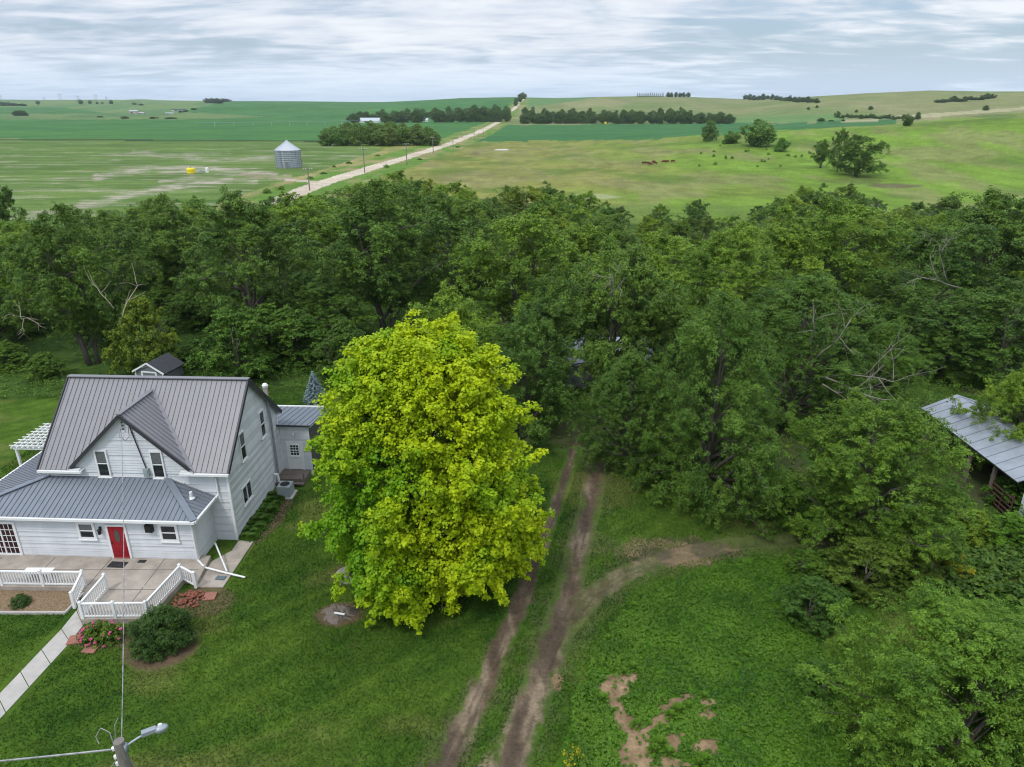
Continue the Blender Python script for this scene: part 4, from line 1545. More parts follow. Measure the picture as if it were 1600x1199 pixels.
# pergola
t = thing('pergola', 'white garden pergola with a lattice top left of the house', 'pergola', hw(-16.15, 8.2, 0), HYAW)
b = MB()
for y in (-1.6, 1.6):
    b.box((0, y, 2.3), (3.3, 0.08, 0.2))
b.build('beam', M['white'], t)
b = MB()
for k in range(9):
    b.box((-1.52 + k * 0.38, 0, 2.46), (0.06, 3.9, 0.13))
b.build('rafters', M['white'], t)
b = MB()
for k in range(9):
    b.box((0, -1.75 + k * 0.43, 2.56), (3.5, 0.05, 0.05))
b.build('lattice', M['white'], t)
for x in (-1.45, 1.45):
    for y in (-1.6, 1.6):
        b = MB()
        b.box((x, y, 1.1), (0.15, 0.15, 2.2))
        b.build('post', M['white'], t)

# garden shed
t = thing('garden_shed', 'small grey garden shed with white trim and dark shingles behind the house', 'shed', (-32.0, 58.6, 0), R(-13))
t.scale = (1, 1, 1)
b = MB()
W_, D_, E_, K_ = 1.42, 2.6, 1.95, 2.75
b.add([(-W_, 0, 0), (W_, 0, 0), (W_, 0, E_), (0.0, 0, K_ - .05), (-W_, 0, E_)], [(0, 1, 2, 3, 4)])
b.add([(-W_, D_, 0), (W_, D_, 0), (W_, D_, E_), (0.0, D_, K_ - .05), (-W_, D_, E_)], [(4, 3, 2, 1, 0)])
b.add([(W_, 0, 0), (W_, D_, 0), (W_, D_, E_), (W_, 0, E_)], [(0, 1, 2, 3)])
b.add([(-W_, 0, 0), (-W_, D_, 0), (-W_, D_, E_), (-W_, 0, E_)], [(3, 2, 1, 0)])
b.build('wall', M['shedgrey'], t)
b = MB()
for s in (-1, 1):
    b.add([(s * 1.62, -0.15, E_ - 0.08), (0, -0.15, K_ + .03), (0, D_ + .15, K_ + .03), (s * 1.62, D_ + .15, E_ - 0.08), (s * 1.62, -0.15, E_ - 0.14), (0, -0.15, K_ - .03), (0, D_ + .15, K_ - .03), (s * 1.62, D_ + .15, E_ - 0.14)],
          [(0, 1, 2, 3), (4, 7, 6, 5), (0, 4, 5, 1), (2, 6, 7, 3), (0, 3, 7, 4)])
b.build('roof', M['shingle'], t)
b = MB()
for s in (-1, 1):
    b.bar((s * 1.6, -0.17, E_ - 0.10), (0, -0.17, K_ - 0.02), 0.05, 0.15)
    b.box((s * 1.38, -0.03, 1.0), (0.1, 0.06, 1.95))
    b.box((s * 0.72, -0.035, 0.95), (0.16, 0.06, 1.85))
b.box((0, -0.04, 1.88), (1.5, 0.06, 0.12))
b.bar((-.7, -0.03, 2.2), (0, -0.03, 2.5), 0.04, 0.05)
b.bar((.7, -0.03, 2.2), (0, -0.03, 2.5), 0.04, 0.05)
b.build('trim', M['white'], t)
b = MB()
b.box((0, -0.025, 0.9), (1.26, 0.04, 1.75))
b.build('door', M['shedgrey'], t)

# ------------------------------------------------------------------ yard light pole and its wires
t = thing('light_pole', 'wooden yard light pole with a grey lamp arm at the bottom left', 'street lamp', (-10.6, 14.25, 0))
b = MB()
b.tube([(0, 0, -0.5), (0, 0, 4), (0, 0, 8.0)], [0.19, 0.165, 0.14], 12)
b.build('pole', M['polewood'], t)
b = MB()
b.tube([(0.12, 0.02, 7.75), (0.22, 0.08, 7.82), (0.42, 0.2, 7.90), (0.68, 0.36, 7.93)], 0.032, 8)
b.box((0.13, 0.02, 7.72), (0.06, 0.14, 0.28))
ar = b.build('lamp_arm', M['galv'], t, True)
b = MB()
b.lathe([(0, 0.10), (0.10, 0.085), (0.15, 0.03), (0.16, 0.0), (0.13, -0.02)], 16)
hd = b.build('lamp_head', M['galv'], t, True)
hd.location = (0.90, 0.49, 7.93)
hd.scale = (1.2, 0.78, 0.9)
hd.rotation_euler = (0, 0, R(30))
b = MB()
b.lathe([(0.15, 0.0), (0.15, -0.05), (0.11, -0.13), (0, -0.16)], 16)
b.build('lens', M['lens'], hd, True)
b = MB()
b.lathe([(0.0, 0.17), (0.045, 0.165), (0.05, 0.09)], 10)
b.build('light_sensor', M['white'], hd)
b = MB()
b.box((0.0, 0, 0.02), (0.36, 0.15, 0.12))
n2_ = b.build('ballast_housing', M['galv'], t)
n2_.location = (0.64, 0.35, 7.94)
n2_.rotation_euler = (0, 0, R(30))
b = MB()
for z in (7.75, 7.45, 7.2):
    b.lathe([(0, -0.06), (0.06, -0.04), (0.06, 0.04), (0, 0.06)], 8, (-0.17, -0.02, z))
    b.bar((-0.22, -0.02, z), (-0.05, -0.02, z), 0.03)
b.build('insulator', M['white'], t)
b = MB()
b.tube([(-0.15, 0, 7.85), (-0.25, 0.1, 8.2), (-0.5, 0.15, 8.3), (-0.62, 0.05, 8.1), (-0.55, 0, 7.9)], 0.014, 5)
b.tube([(-0.12, 0.05, 7.9), (-0.1, 0.15, 8.4), (0.0, 0.2, 8.6)], 0.012, 5)
b.tube([(-0.15, -0.1, 7.4), (-0.35, -0.15, 7.1), (-0.2, -0.15, 6.9), (-0.05, -0.16, 7.1)], 0.013, 5)
b.build('drip_loop', M['wire'], t)
b = MB()
b.tube([(0.1, 0.05, 7.3), (0.7, 0.3, 5.0), (1.2, 0.5, 0)], 0.012, 5)
b.build('guy_wire', M['wire'], t)


def wire(a, b_, sag, r=0.016, n=24):
    a, b_ = Vector(a), Vector(b_)
    mb = MB()
    mb.tube([a.lerp(b_, i / n) - Vector((0, 0, sag * 4 * (i / n) * (1 - i / n))) for i in range(n + 1)], r, 5)
    return mb


b = wire((-10.6, 14.35, 7.85), hw(-5.38, -0.2, 7.5), 0.5, 0.017)
single('service_wire', b, M['wire'], 'twisted overhead wire from the light pole to the front gable', 'wire')
b = wire((-10.75, 14.2, 7.75), (-50, 11.5, 8.6), 0.9, 0.028)
single('service_wire', b, M['wire'], 'thick overhead wire leaving the light pole towards the left', 'wire')

# ------------------------------------------------------------------ open metal shed on the right
t = thing('livestock_shed', 'open fronted livestock shed with a pale metal roof on the right', 'shed', (0, 0, 0))
sh = t
A = Vector((30.5, 48.6, 2.8))
Bq = Vector((30.35, 37.5, 2.8))
rd_, rbs = MB(), MB()
C1, C2 = Vector((33.0, 48.7, 3.85)), Vector((32.9, 37.3, 3.85))
roof_panel(rd_, rbs, [A, Bq, C2, C1], 0.95, 0.05, 0.06, 0.03)
roof_panel(rd_, rbs, [C1, C2, Vector((37.0, 37.2, 2.5)), Vector((37.2, 48.7, 2.5))], 0.95, 0.05, 0.06, 0.03)
ro = rd_.build('roof', M['galv'], t)
rbs.build('roof_seam', M['galvrib'], ro)
b = MB()
for y in (48.2, 45.5, 42.5, 40.0):
    b.bar((30.75, y, 0), (30.75, y, 2.72), 0.2)
    b.bar((30.72, y, 2.68), (33, y, 3.72), 0.08, 0.15)
b.bar((30.65, 48.3, 2.66), (30.6, 37.7, 2.66), 0.09, 0.16)
b.build('post', M['wood'], t)
b = MB()
b.add([(36.9, 37.5, 0), (36.9, 48.4, 0), (36.9, 48.4, 2.5), (36.9, 37.5, 2.5)], [(0, 1, 2, 3)])
b.add([(30.6, 48.45, 0), (36.9, 48.45, 0), (36.9, 48.45, 2.5), (33, 48.45, 3.75), (30.6, 48.45, 2.72)], [(0, 1, 2, 3, 4)])
b.add([(31.2, 37.6, 0), (36.9, 37.6, 0), (36.9, 37.6, 2.45), (33, 37.6, 3.75), (31.2, 37.6, 2.95)], [(0, 1, 2, 3, 4)])
b.build('wall', M['wood'], t)
b = MB()
b.add([(31.0, 37.55, 0), (32.2, 37.55, 0), (32.2, 37.55, 3.3), (31.0, 37.55, 2.85)], [(0, 1, 2, 3)])
b.build('end_panel', M['whitebarn'], t)
b = MB()
b.bar((30.65, 39.9, 1.0), (30.65, 39.9, 2.7), 0.16, 0.16)
b.build('brace', M['wood'], t)
t = thing('cattle_gate', 'rusty red tubular gate panel at the near end of the livestock shed', 'gate', (30.6, 37.7, 0))
b = MB()
for z in (0.25, 0.55, 0.85, 1.15, 1.45):
    b.tube([(0, 0, z), (0.12, 2.1, z)], 0.055, 6)
b.build('gate_rail', M['rust'], t)
for y in (0, 1.05, 2.1):
    b = MB()
    b.tube([(0.055 * y, y, 0.1), (0.055 * y, y, 1.65)], 0.05, 6)
    b.build('gate_post', M['rust'], t)


def pipe_gate(label, a, b_, hgt=1.2, n=4, m='galv'):
    a, b_ = Vector(a), Vector(b_)
    t = thing('pipe_gate', label, 'gate', a)
    d = b_ - a
    mb = MB()
    for k in range(n):
        z = 0.35 + (hgt - 0.35) * k / (n - 1)
        mb.tube([(0, 0, z), d + Vector((0, 0, z))], 0.035, 6)
    mb.build('rail', M[m], t)
    for q in (0, 1):
        mb = MB()
        mb.tube([d * q + Vector((0, 0, 0)), d * q + Vector((0, 0, hgt + 0.1))], 0.045, 6)
        mb.build('post', M[m], t)


pipe_gate('pale pipe gate in the weeds left of the bushy tree trunk', P(1253, 800), P(1275, 800))
pipe_gate('pale pipe gate half hidden right of the bushy tree trunk', P(1385, 812), P(1432, 808))
b = MB()
a0, a1 = P(1218, 800), P(1252, 790)
b.tube([a0 + Vector((0, 0, 0.3)), a1 + Vector((0, 0, 1.15))], 0.06, 6)
single('fence_brace', b, M['tan'], 'slanting tan fence brace beside the pale pipe gate', 'fence brace')

# pale barn glimpsed between the trees
q = P(925, 612)
t = thing('old_barn', 'low pale sheet metal barn glimpsed between the dark trees', 'barn', (q.x + 1.5, q.y + 4, 0), R(4))
b = MB()
b.add([(-5.0, -3, 0), (5.0, -3, 0), (5.0, -3, 2.3), (-5.0, -3, 2.3)], [(0, 1, 2, 3)])
b.add([(-5.0, 3, 0), (5.0, 3, 0), (5.0, 3, 2.3), (-5.0, 3, 2.3)], [(3, 2, 1, 0)])
for s in (-5.0, 5.0):
    b.add([(s, -3, 0), (s, 3, 0), (s, 3, 2.3), (s, 0, 3.7), (s, -3, 2.3)], [(0, 1, 2, 3, 4)])
b.build('wall', M['whitebarn'], t)
rd_, rbs = MB(), MB()
roof_panel(rd_, rbs, [(-5.3, -3.3, 2.3), (5.3, -3.3, 2.3), (5.3, 0, 3.8), (-5.3, 0, 3.8)], 0.9, 0.05)
roof_panel(rd_, rbs, [(-5.3, 3.3, 2.3), (5.3, 3.3, 2.3), (5.3, 0, 3.8), (-5.3, 0, 3.8)], 0.9, 0.05)
ro = rd_.build('roof', M['galv'], t)
rbs.build('roof_seam', M['galvrib'], ro)
b = MB()
b.box((0, -3.04, 1.1), (3, 0.06, 2.1))
b.build('door', M['grey_and_shade'], t)

# ------------------------------------------------------------------ trees
def crown_mesh(name, V, tint, m, hue=None):
    at = {'tint': tint}
    if hue is not None:
        at['hue'] = hue
    return quads_mesh(name, V, m, at)


PROFS = {'egg': [(0, .45), (.12, .8), (.35, 1), (.6, .9), (.8, .66), (.93, .38), (1, .1)],
         'wide': [(0, .6), (.2, .92), (.5, 1), (.75, .82), (.92, .48), (1, .15)],
         'vase': [(0, .25), (.25, .65), (.55, 1), (.8, .92), (.95, .6), (1, .25)],
         'skirt': [(0, .85), (.15, 1), (.45, .92), (.7, .7), (.9, .42), (1, .12)]}


def tree_proto(seed, Hh, Rr, z0, limbs, subs, ncl, per, rc, size, m, prof='egg', **kw):
    """root empty with trunk and crown children (not yet placed)"""
    V, tint, C, idx, mb = make_plume(seed, Hh, Rr, z0, limbs, subs, ncl, per, rc, size, PROFS[prof], **kw)
    root = bpy.data.objects.new('elm_tree', None)
    COL.objects.link(root)
    root['category'] = 'tree'
    mb.build('trunk', M['bark'], root, True)
    link('crown', crown_mesh('crown', V, tint, m), root)
    return root


def dead_child(root, starts, seed, name='dead_branch', m='deadwood'):
    """bleached bare limbs: starts = [(point, direction, length, radius)] in the tree's frame"""
    rng = np.random.default_rng(seed)
    for p, d, L, r in starts:
        mb = MB()
        dead_limb(mb, p, d, L, r, rng, 2)
        mb.build(name, M[m], root, True)


used = {}


def put_tree(proto, px, Y, top, Rr, label, cat='tree', group=None, color=None, rz=None, name=None, ref=(12.0, 6.0), mid=0.55, xyz=None):
    """place a tree (the first time the prototype itself) by the photo column of its crown and the height of its top"""
    Hh = max(1.2, H - slope_at(top) * Y)
    if xyz is None:
        zm = Hh * mid
        dep = Y * CP + (H - zm) * SP
        x = (px - 800) / FPX * dep
        loc = (x, Y, 0)
    else:
        loc = xyz
    loc = (loc[0], loc[1], gz(loc[0], loc[1]) - 0.05)
    s = (Rr / ref[1], Rr / ref[1] * random.uniform(0.92, 1.08), Hh / ref[0])
    rz = random.uniform(0, 6.28) if rz is None else rz
    color = color or (1, 1, 1, 1)
    if proto.name not in used:
        used[proto.name] = 1
        o = proto
        o.location = loc
        o.scale = s
        o.rotation_euler = (0, 0, rz)
        tag(o, label, cat, group)
        for c in o.children:
            c.color = color
            for g in c.children:
                g.color = color
        o.color = color
    else:
        o = dup(proto, loc, rz, s, label, group, color)
        o['category'] = cat
        if not group and 'group' in o:
            del o['group']
    if name:
        o.name = name
    return o


# --- the golden maple
def maple():
    rng = np.random.default_rng(21)
    prof = [(0, 0.60), (0.06, 0.86), (0.18, 1.0), (0.38, 1.0), (0.58, 0.95), (0.75, 0.84), (0.88, 0.66), (0.96, 0.44), (1.0, 0.2)]
    Hh, Rr, z0 = 13.5, 5.45, 0.4
    V, tint, C, idx, wood = make_plume(5, Hh, Rr, z0, 140, 11, 6, 28, 0.37, 0.165, prof, sub_len=1.6, droop=0.06, upb=0.28, flat=0.85, ratio=0.75,
                                       leafdroop=0.1, leafup=0.7, irr=0.055, r0=0.28, tmin=0.40, inner=0.26, zpow=1.15, fill=3600, fin=0.55)
    # greener foliage in patches low on the left and here and there
    c = C
    g = np.exp(-(((c[:, 0] + 3.8) / 2.6) ** 2 + ((c[:, 2] - 5.5) / 4.2) ** 2)) * 1.15
    nz = fbm(c[:, 0] / 1.6 + 20, c[:, 2] / 1.6 + c[:, 1] / 2.3, 3)
    hue = np.clip(g * (0.6 + 0.8 * nz) + sstep(0.56, 0.74, nz) * 0.55 + rng.normal(size=len(c)) * 0.08, 0, 0.9)
    hl = np.clip(hue[idx] + rng.normal(size=len(idx)) * 0.08, 0, 1)
    root = thing('maple_tree', 'large golden yellow green maple tree on the lawn beside the house', 'tree', (-4.4, 32.1, 0))
    wood.build('trunk', M['bark'], root, True)
    link('crown', crown_mesh('crown', V, tint, M['maple'], hl), root)


maple()

# --- elm prototypes
EL = [tree_proto(31, 12, 6, 1.6, 30, 13, 6, 32, 0.56, 0.215, M['elm'], 'egg', sub_len=2.2, droop=0.42, fill=260),
      tree_proto(32, 12, 6, 1.0, 34, 12, 6, 32, 0.54, 0.215, M['elm'], 'wide', sub_len=2.1, droop=0.32, n_trunks=2, fill=260),
      tree_proto(33, 12, 6, 3.4, 28, 14, 6, 32, 0.54, 0.21, M['elm'], 'vase', sub_len=2.3, droop=0.60, n_trunks=3, irr=0.26, fill=220),
      tree_proto(34, 12, 6, 0.8, 36, 11, 6, 32, 0.52, 0.21, M['elm'], 'skirt', sub_len=1.9, droop=0.45, irr=0.26, fill=260),
      tree_proto(35, 12, 6, 2.2, 26, 13, 6, 32, 0.56, 0.22, M['elm'], 'vase', sub_len=2.4, droop=0.18, irr=0.32, fill=200)]
BIG = tree_proto(41, 12, 6, 0.3, 54, 14, 7, 36, 0.42, 0.145, M['elm'], 'skirt', sub_len=2.0, droop=0.62, r0=0.30, irr=0.22, zpow=1.25, fill=1100)
BIG2 = tree_proto(45, 12, 6, 0.9, 50, 14, 7, 36, 0.42, 0.145, M['elm'], 'egg', sub_len=2.1, droop=0.50, r0=0.30, irr=0.26, zpow=1.15, fill=900)
SPREAD = tree_proto(42, 9, 5.6, 0.9, 58, 14, 7, 36, 0.38, 0.135, M['elm'], 'wide', sub_len=1.8, droop=0.16, r0=0.24, irr=0.2, flat=0.5, zpow=1.15, fill=1100)
FRONT = tree_proto(43, 7.5, 5.2, 0.4, 44, 15, 7, 40, 0.40, 0.135, M['shrubleaf'], 'wide', sub_len=1.9, droop=0.10, r0=0.16, irr=0.26, n_trunks=3, flat=0.42, zpow=1.0, fill=700)
BUSH = tree_proto(44, 4, 2.6, 0.1, 26, 9, 6, 30, 0.28, 0.135, M['shrubleaf'], 'skirt', sub_len=1.0, droop=0.15, r0=0.07, irr=0.25, n_trunks=3, ratio=0.6, fill=250)
for p_ in EL + [BIG, BIG2, SPREAD, FRONT, BUSH]:
    pass

DG = (0.72, 0.80, 0.86, 1)
MG = (1.0, 1.0, 1.0, 1)
LG = (1.50, 1.38, 0.95, 1)
YG = (1.75, 1.34, 0.75, 1)
GG = (0.88, 0.92, 1.0, 1)
B_R = (4.0, 2.6)
S_R = (9.0, 5.6)
F_R = (7.5, 5.2)

# near and middle trees, one by one
a = put_tree(BIG, 1118, 41.0, 474, 4.9, 'tall dark elm with drooping sides right of the driveway, in front of the barn', color=(0.86, 0.93, 0.95, 1), rz=0.4)
a = put_tree(BIG2, 985, 44.5, 560, 3.6, 'lower dark elm drooping over the right wheel track of the driveway', color=DG, rz=1.9)
a = put_tree(SPREAD, 1364, 35.6, 640, 4.8, 'bushy mid green tree left of the metal roofed livestock shed', color=(1.02, 1.06, 0.80, 1), rz=1.0, ref=S_R)
a = put_tree(FRONT, 1480, 21.5, 955, 4.3, 'leafy bright green tree filling the bottom right corner', color=(0.88, 0.98, 0.80, 1), rz=0.3, ref=F_R, xyz=(16.8, 20.4, 0))
a = put_tree(FRONT, 1600, 24, 985, 3.8, 'leafy green tree cut by the right edge, behind the bottom corner tree', color=(0.88, 0.98, 0.82, 1), rz=2.3, ref=F_R, xyz=(22.0, 23.6, 0))
a = put_tree(BIG2, 1250, 51.5, 442, 6.4, 'broad elm with bleached bare limbs on its right side, left of the metal shed', color=DG, rz=2.2)
dead_child(a, [], 1)
a = put_tree(BIG, 1375, 53.0, 510, 4.0, 'smaller elm reaching right towards the metal shed roof, below bare limbs', color=(0.9, 0.98, 0.85, 1), rz=4.0)
a = put_tree(EL[2], 962, 55, 392, 5.6, 'elm above the driveway with a tuft of dead twigs near its top', color=MG, rz=5.0)
a = put_tree(BIG2, 1135, 61, 368, 6.6, 'big billowing elm behind the tall drooping elm right of the driveway', color=(1.3, 1.26, 1.0, 1), rz=3.3)
a = put_tree(BIG2, 1035, 56, 470, 4.0, 'rounded elm hiding most of the pale barn, above the drooping elms', color=DG, rz=0.8)
a = put_tree(EL[1], 820, 49, 505, 4.0, 'dark elm hugging the right side of the golden tree', color=DG)
a = put_tree(EL[3], 850, 58, 470, 4.8, 'dark elm over the far end of the driveway, left of the pale barn', color=DG)
a = put_tree(EL[0], 705, 52, 468, 4.6, 'pale green topped tree peeking out just above the golden tree', color=LG)
a = put_tree(EL[1], 812, 70, 340, 7.2, 'big yellowish green tree behind the golden tree, right of centre', color=(1.2, 1.18, 0.85, 1))
a = put_tree(EL[2], 600, 76, 297, 8.2, 'largest willow like elm behind the golden tree, with a visible forked trunk', color=GG, rz=0.9)
a = put_tree(EL[0], 385, 76, 318, 7.0, 'grey green elm with hanging twigs above the dark bushes behind the house', color=GG, rz=2.1)
a = put_tree(EL[2], 262, 88, 318, 6.6, 'elm with several dark trunks showing, above the small yellowish tree', color=MG, rz=4.1)
LEFT = put_tree(EL[2], 118, 66, 336, 6.4, 'tall grey green elm with a thick trunk left of the garden shed', color=(0.92, 0.94, 0.95, 1), rz=1.7)
a = put_tree(EL[0], -30, 70, 352, 6.0, 'elm cut by the left edge of the photo behind the mown grass', color=MG)
a = put_tree(BUSH, 222, 63, 478, 3.1, 'small yellowish green tree directly behind the garden shed', color=(1.15, 0.95, 0.7, 1), ref=B_R)
a = put_tree(BUSH, 368, 62, 494, 4.0, 'large dark green bush right of the garden shed', color=(0.55, 0.68, 0.55, 1), ref=B_R, name='large_bush')
a = put_tree(BUSH, 462, 66, 492, 4.4, 'large dark green bush behind the little blue spruce', color=(0.55, 0.66, 0.55, 1), ref=B_R, name='large_bush')
a = put_tree(BUSH, 412, 67, 488, 4.2, 'dark green bush between the two largest bushes behind the house', color=(0.6, 0.7, 0.55, 1), ref=B_R, name='large_bush')
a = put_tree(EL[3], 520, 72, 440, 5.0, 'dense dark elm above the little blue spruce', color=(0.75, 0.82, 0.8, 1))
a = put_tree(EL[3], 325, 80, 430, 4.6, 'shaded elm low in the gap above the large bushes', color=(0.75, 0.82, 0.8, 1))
a = put_tree(EL[0], 440, 84, 370, 5.6, 'elm above the bushes, between the grey green elm and the willow like elm', color=MG)
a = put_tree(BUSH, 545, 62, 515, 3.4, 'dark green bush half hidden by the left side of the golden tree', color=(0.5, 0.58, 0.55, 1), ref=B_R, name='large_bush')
a = put_tree(EL[1], 1312, 80, 322, 7.6, 'wide billowing elm with clumped top right of the tallest elms', color=(1.3, 1.26, 1.0, 1))
a = put_tree(EL[3], 1215, 74, 352, 6.0, 'elm between the two broadest crowns in the middle of the woods', color=LG)
a = put_tree(EL[0], 1448, 72, 372, 6.6, 'dark elm with a curling dead branch, above the metal shed', color=DG)
RB = a
a = put_tree(EL[2], 1545, 79, 312, 8.0, 'large greyish elm at the right edge, above the metal shed roof', color=GG)
a = put_tree(EL[3], 1480, 64, 480, 6.2, 'low dark elm whose crown hangs behind the metal shed roof', color=DG)
a = put_tree(EL[1], 1585, 60, 455, 6.0, 'dark elm at the right edge just behind the metal shed', color=DG)
a = put_tree(SPREAD, 1592, 44, 582, 3.3, 'small bright tree overhanging the ridge of the metal shed', color=LG, ref=S_R, xyz=(34.6, 43.8, 0))
a = put_tree(EL[1], 1040, 74, 372, 6.2, 'elm crown between the driveway elms and the far woods', color=LG)
a = put_tree(EL[3], 905, 82, 352, 6.2, 'fresh green elm right of the big yellowish tree', color=LG)
a = put_tree(EL[0], 700, 92, 312, 7.0, 'elm filling the gap between the willow like elm and the yellowish tree', color=MG)
a = put_tree(EL[1], 480, 94, 312, 6.6, 'elm below the start of the gravel road', color=LG)
a = put_tree(EL[0], 185, 96, 338, 6.0, 'elm behind the tall grey green elm with the thick trunk', color=MG)
a = put_tree(EL[1], 40, 92, 352, 5.6, 'bright elm near the left edge behind the tall grey green elm', color=LG)
a = put_tree(EL[3], 4, 100, 292, 4.2, 'dark narrow tree standing out against the young crop at the left edge', color=DG)
a = put_tree(BUSH, 1290, 29, 902, 1.65, 'dark bluish bush between the garden plot and the corner tree', color=(0.42, 0.55, 0.62, 1), ref=B_R, xyz=(14.9, 28.6, 0), name='dark_bush')
a = put_tree(BUSH, 1300, 26, 1000, 1.3, 'small dark bush at the edge of the garden plot, left of the corner tree', color=(0.45, 0.6, 0.5, 1), ref=B_R, xyz=(13.6, 24.2, 0), name='dark_bush')

# dead limbs: on the broad elm, the elm over the drive, the right hand elm and the left one
def world_dead(root, starts, seed, m='deadwood'):
    rng = np.random.default_rng(seed)
    bpy.context.view_layer.update()
    inv = (Matrix.Translation(root.location) @ root.rotation_euler.to_matrix().to_4x4() @ Matrix.Diagonal((*root.scale, 1))).inverted()
    for (p, q, r, dep) in starts:
        mb = MB()
        p, q = Vector(p), Vector(q)
        dead_limb(mb, p, (q - p), (q - p).length, r, rng, dep)
        mb.v = [tuple(inv @ Vector(v)) for v in mb.v]
        mb.build('dead_branch', M[m], root, True)


BROAD = [o for o in bpy.data.objects if o.get('label', '').startswith('broad elm with bleached')][0]
OVER = [o for o in bpy.data.objects if o.get('label', '').startswith('elm above the driveway')][0]
world_dead(BROAD, [(PY(1285, 590, 47), PY(1400, 560, 44.8), 0.06, 2), (PY(1290, 590, 46.6), PY(1410, 628, 44.6), 0.06, 2), (PY(1285, 600, 46.4), PY(1335, 640, 44.6), 0.05, 2), (PY(1275, 560, 47), PY(1345, 515, 45.2), 0.05, 2), (PY(1265, 545, 47), PY(1290, 490, 45.4), 0.06, 1)], 3)
world_dead(OVER, [(PY(955, 470, 52.5), PY(962, 430, 50.6), 0.06, 2), (PY(950, 465, 52.2), PY(975, 440, 50.6), 0.05, 1)], 4)
world_dead(RB, [(PY(1500, 450, 67.5), PY(1440, 428, 66), 0.07, 2), (PY(1480, 440, 67), PY(1450, 395, 66), 0.07, 2)], 5)
world_dead(LEFT, [(PY(188, 508, 62.0), PY(168, 450, 60.5), 0.065, 1), (PY(178, 482, 61.2), PY(136, 448, 60.5), 0.045, 1), (PY(60, 500, 62), PY(40, 480, 60), 0.07, 2)], 6, 'palebark')

# the rest of the woods in four rows
topx = np.array([-200, 0, 20, 60, 110, 180, 240, 320, 370, 430, 480, 560, 620, 660, 720, 760, 830, 900, 970, 1040, 1070, 1150, 1210, 1290, 1330, 1400, 1500, 1600, 1800], float)
topy = np.array([345, 345, 348, 346, 334, 332, 308, 311, 316, 306, 312, 288, 276, 280, 288, 304, 288, 304, 320, 326, 312, 326, 314, 288, 300, 312, 304, 320, 325], float)
marks = [(70, 'at the left edge of the woods'), (250, 'below the young crop'), (400, 'below the yellow tank'), (500, 'below the grain bin'), (620, 'below the bend of the gravel road'), (720, 'below the round dense grove'), (860, 'below the pond of the pasture'), (960, 'below the pale pasture patch'), (1060, 'below the brown cattle'), (1230, 'below the four pasture trees'), (1370, 'below the biggest pasture tree'), (3000, 'near the right edge of the woods')]
tones = [('dark green', (0.66, 0.76, 0.8, 1)), ('mid green', MG), ('fresh light green', LG), ('grey green', GG), ('yellowish green', (1.5, 1.3, 0.75, 1))]
rt_ = random.Random(12)
cnt = {}
ords = ['first', 'second', 'third', 'fourth', 'fifth', 'sixth', 'seventh', 'eighth']
for ri, (Yr, off, step, rowname) in enumerate(((100, 30, 92, 'inner row'), (117, 17, 76, 'middle row'), (134, 8, 66, 'outer row'), (152, 0, 58, 'outer fringe'))):
    px = -70 + ri * 23
    while px < 1690:
        Y = Yr + rt_.uniform(-5, 5)
        tp = float(np.interp(px, topx, topy)) + off + rt_.uniform(-6, 9)
        Hh = H - slope_at(tp) * Y
        k = rt_.randrange(5)
        tn, c = tones[rt_.choice([0, 1, 1, 2, 2, 3, 4])]
        c = tuple(q * rt_.uniform(0.92, 1.08) for q in c[:3]) + (1,)
        if Hh > 2.6:
            mk = [m for lim, m in marks if px < lim][0]
            key = (rowname, mk)
            cnt[key] = cnt.get(key, 0) + 1
            lab = '%s tree %s, %s in the %s' % (tn, mk, ords[cnt[key] - 1], rowname)
            Rr = min(max(Hh * 0.55, 2.4), 6.2) * rt_.uniform(0.9, 1.15)
            put_tree(EL[k], px, Y, tp, Rr, lab, group='trees of the woods behind the farmyard', color=c)
        px += step * rt_.uniform(0.8, 1.2)

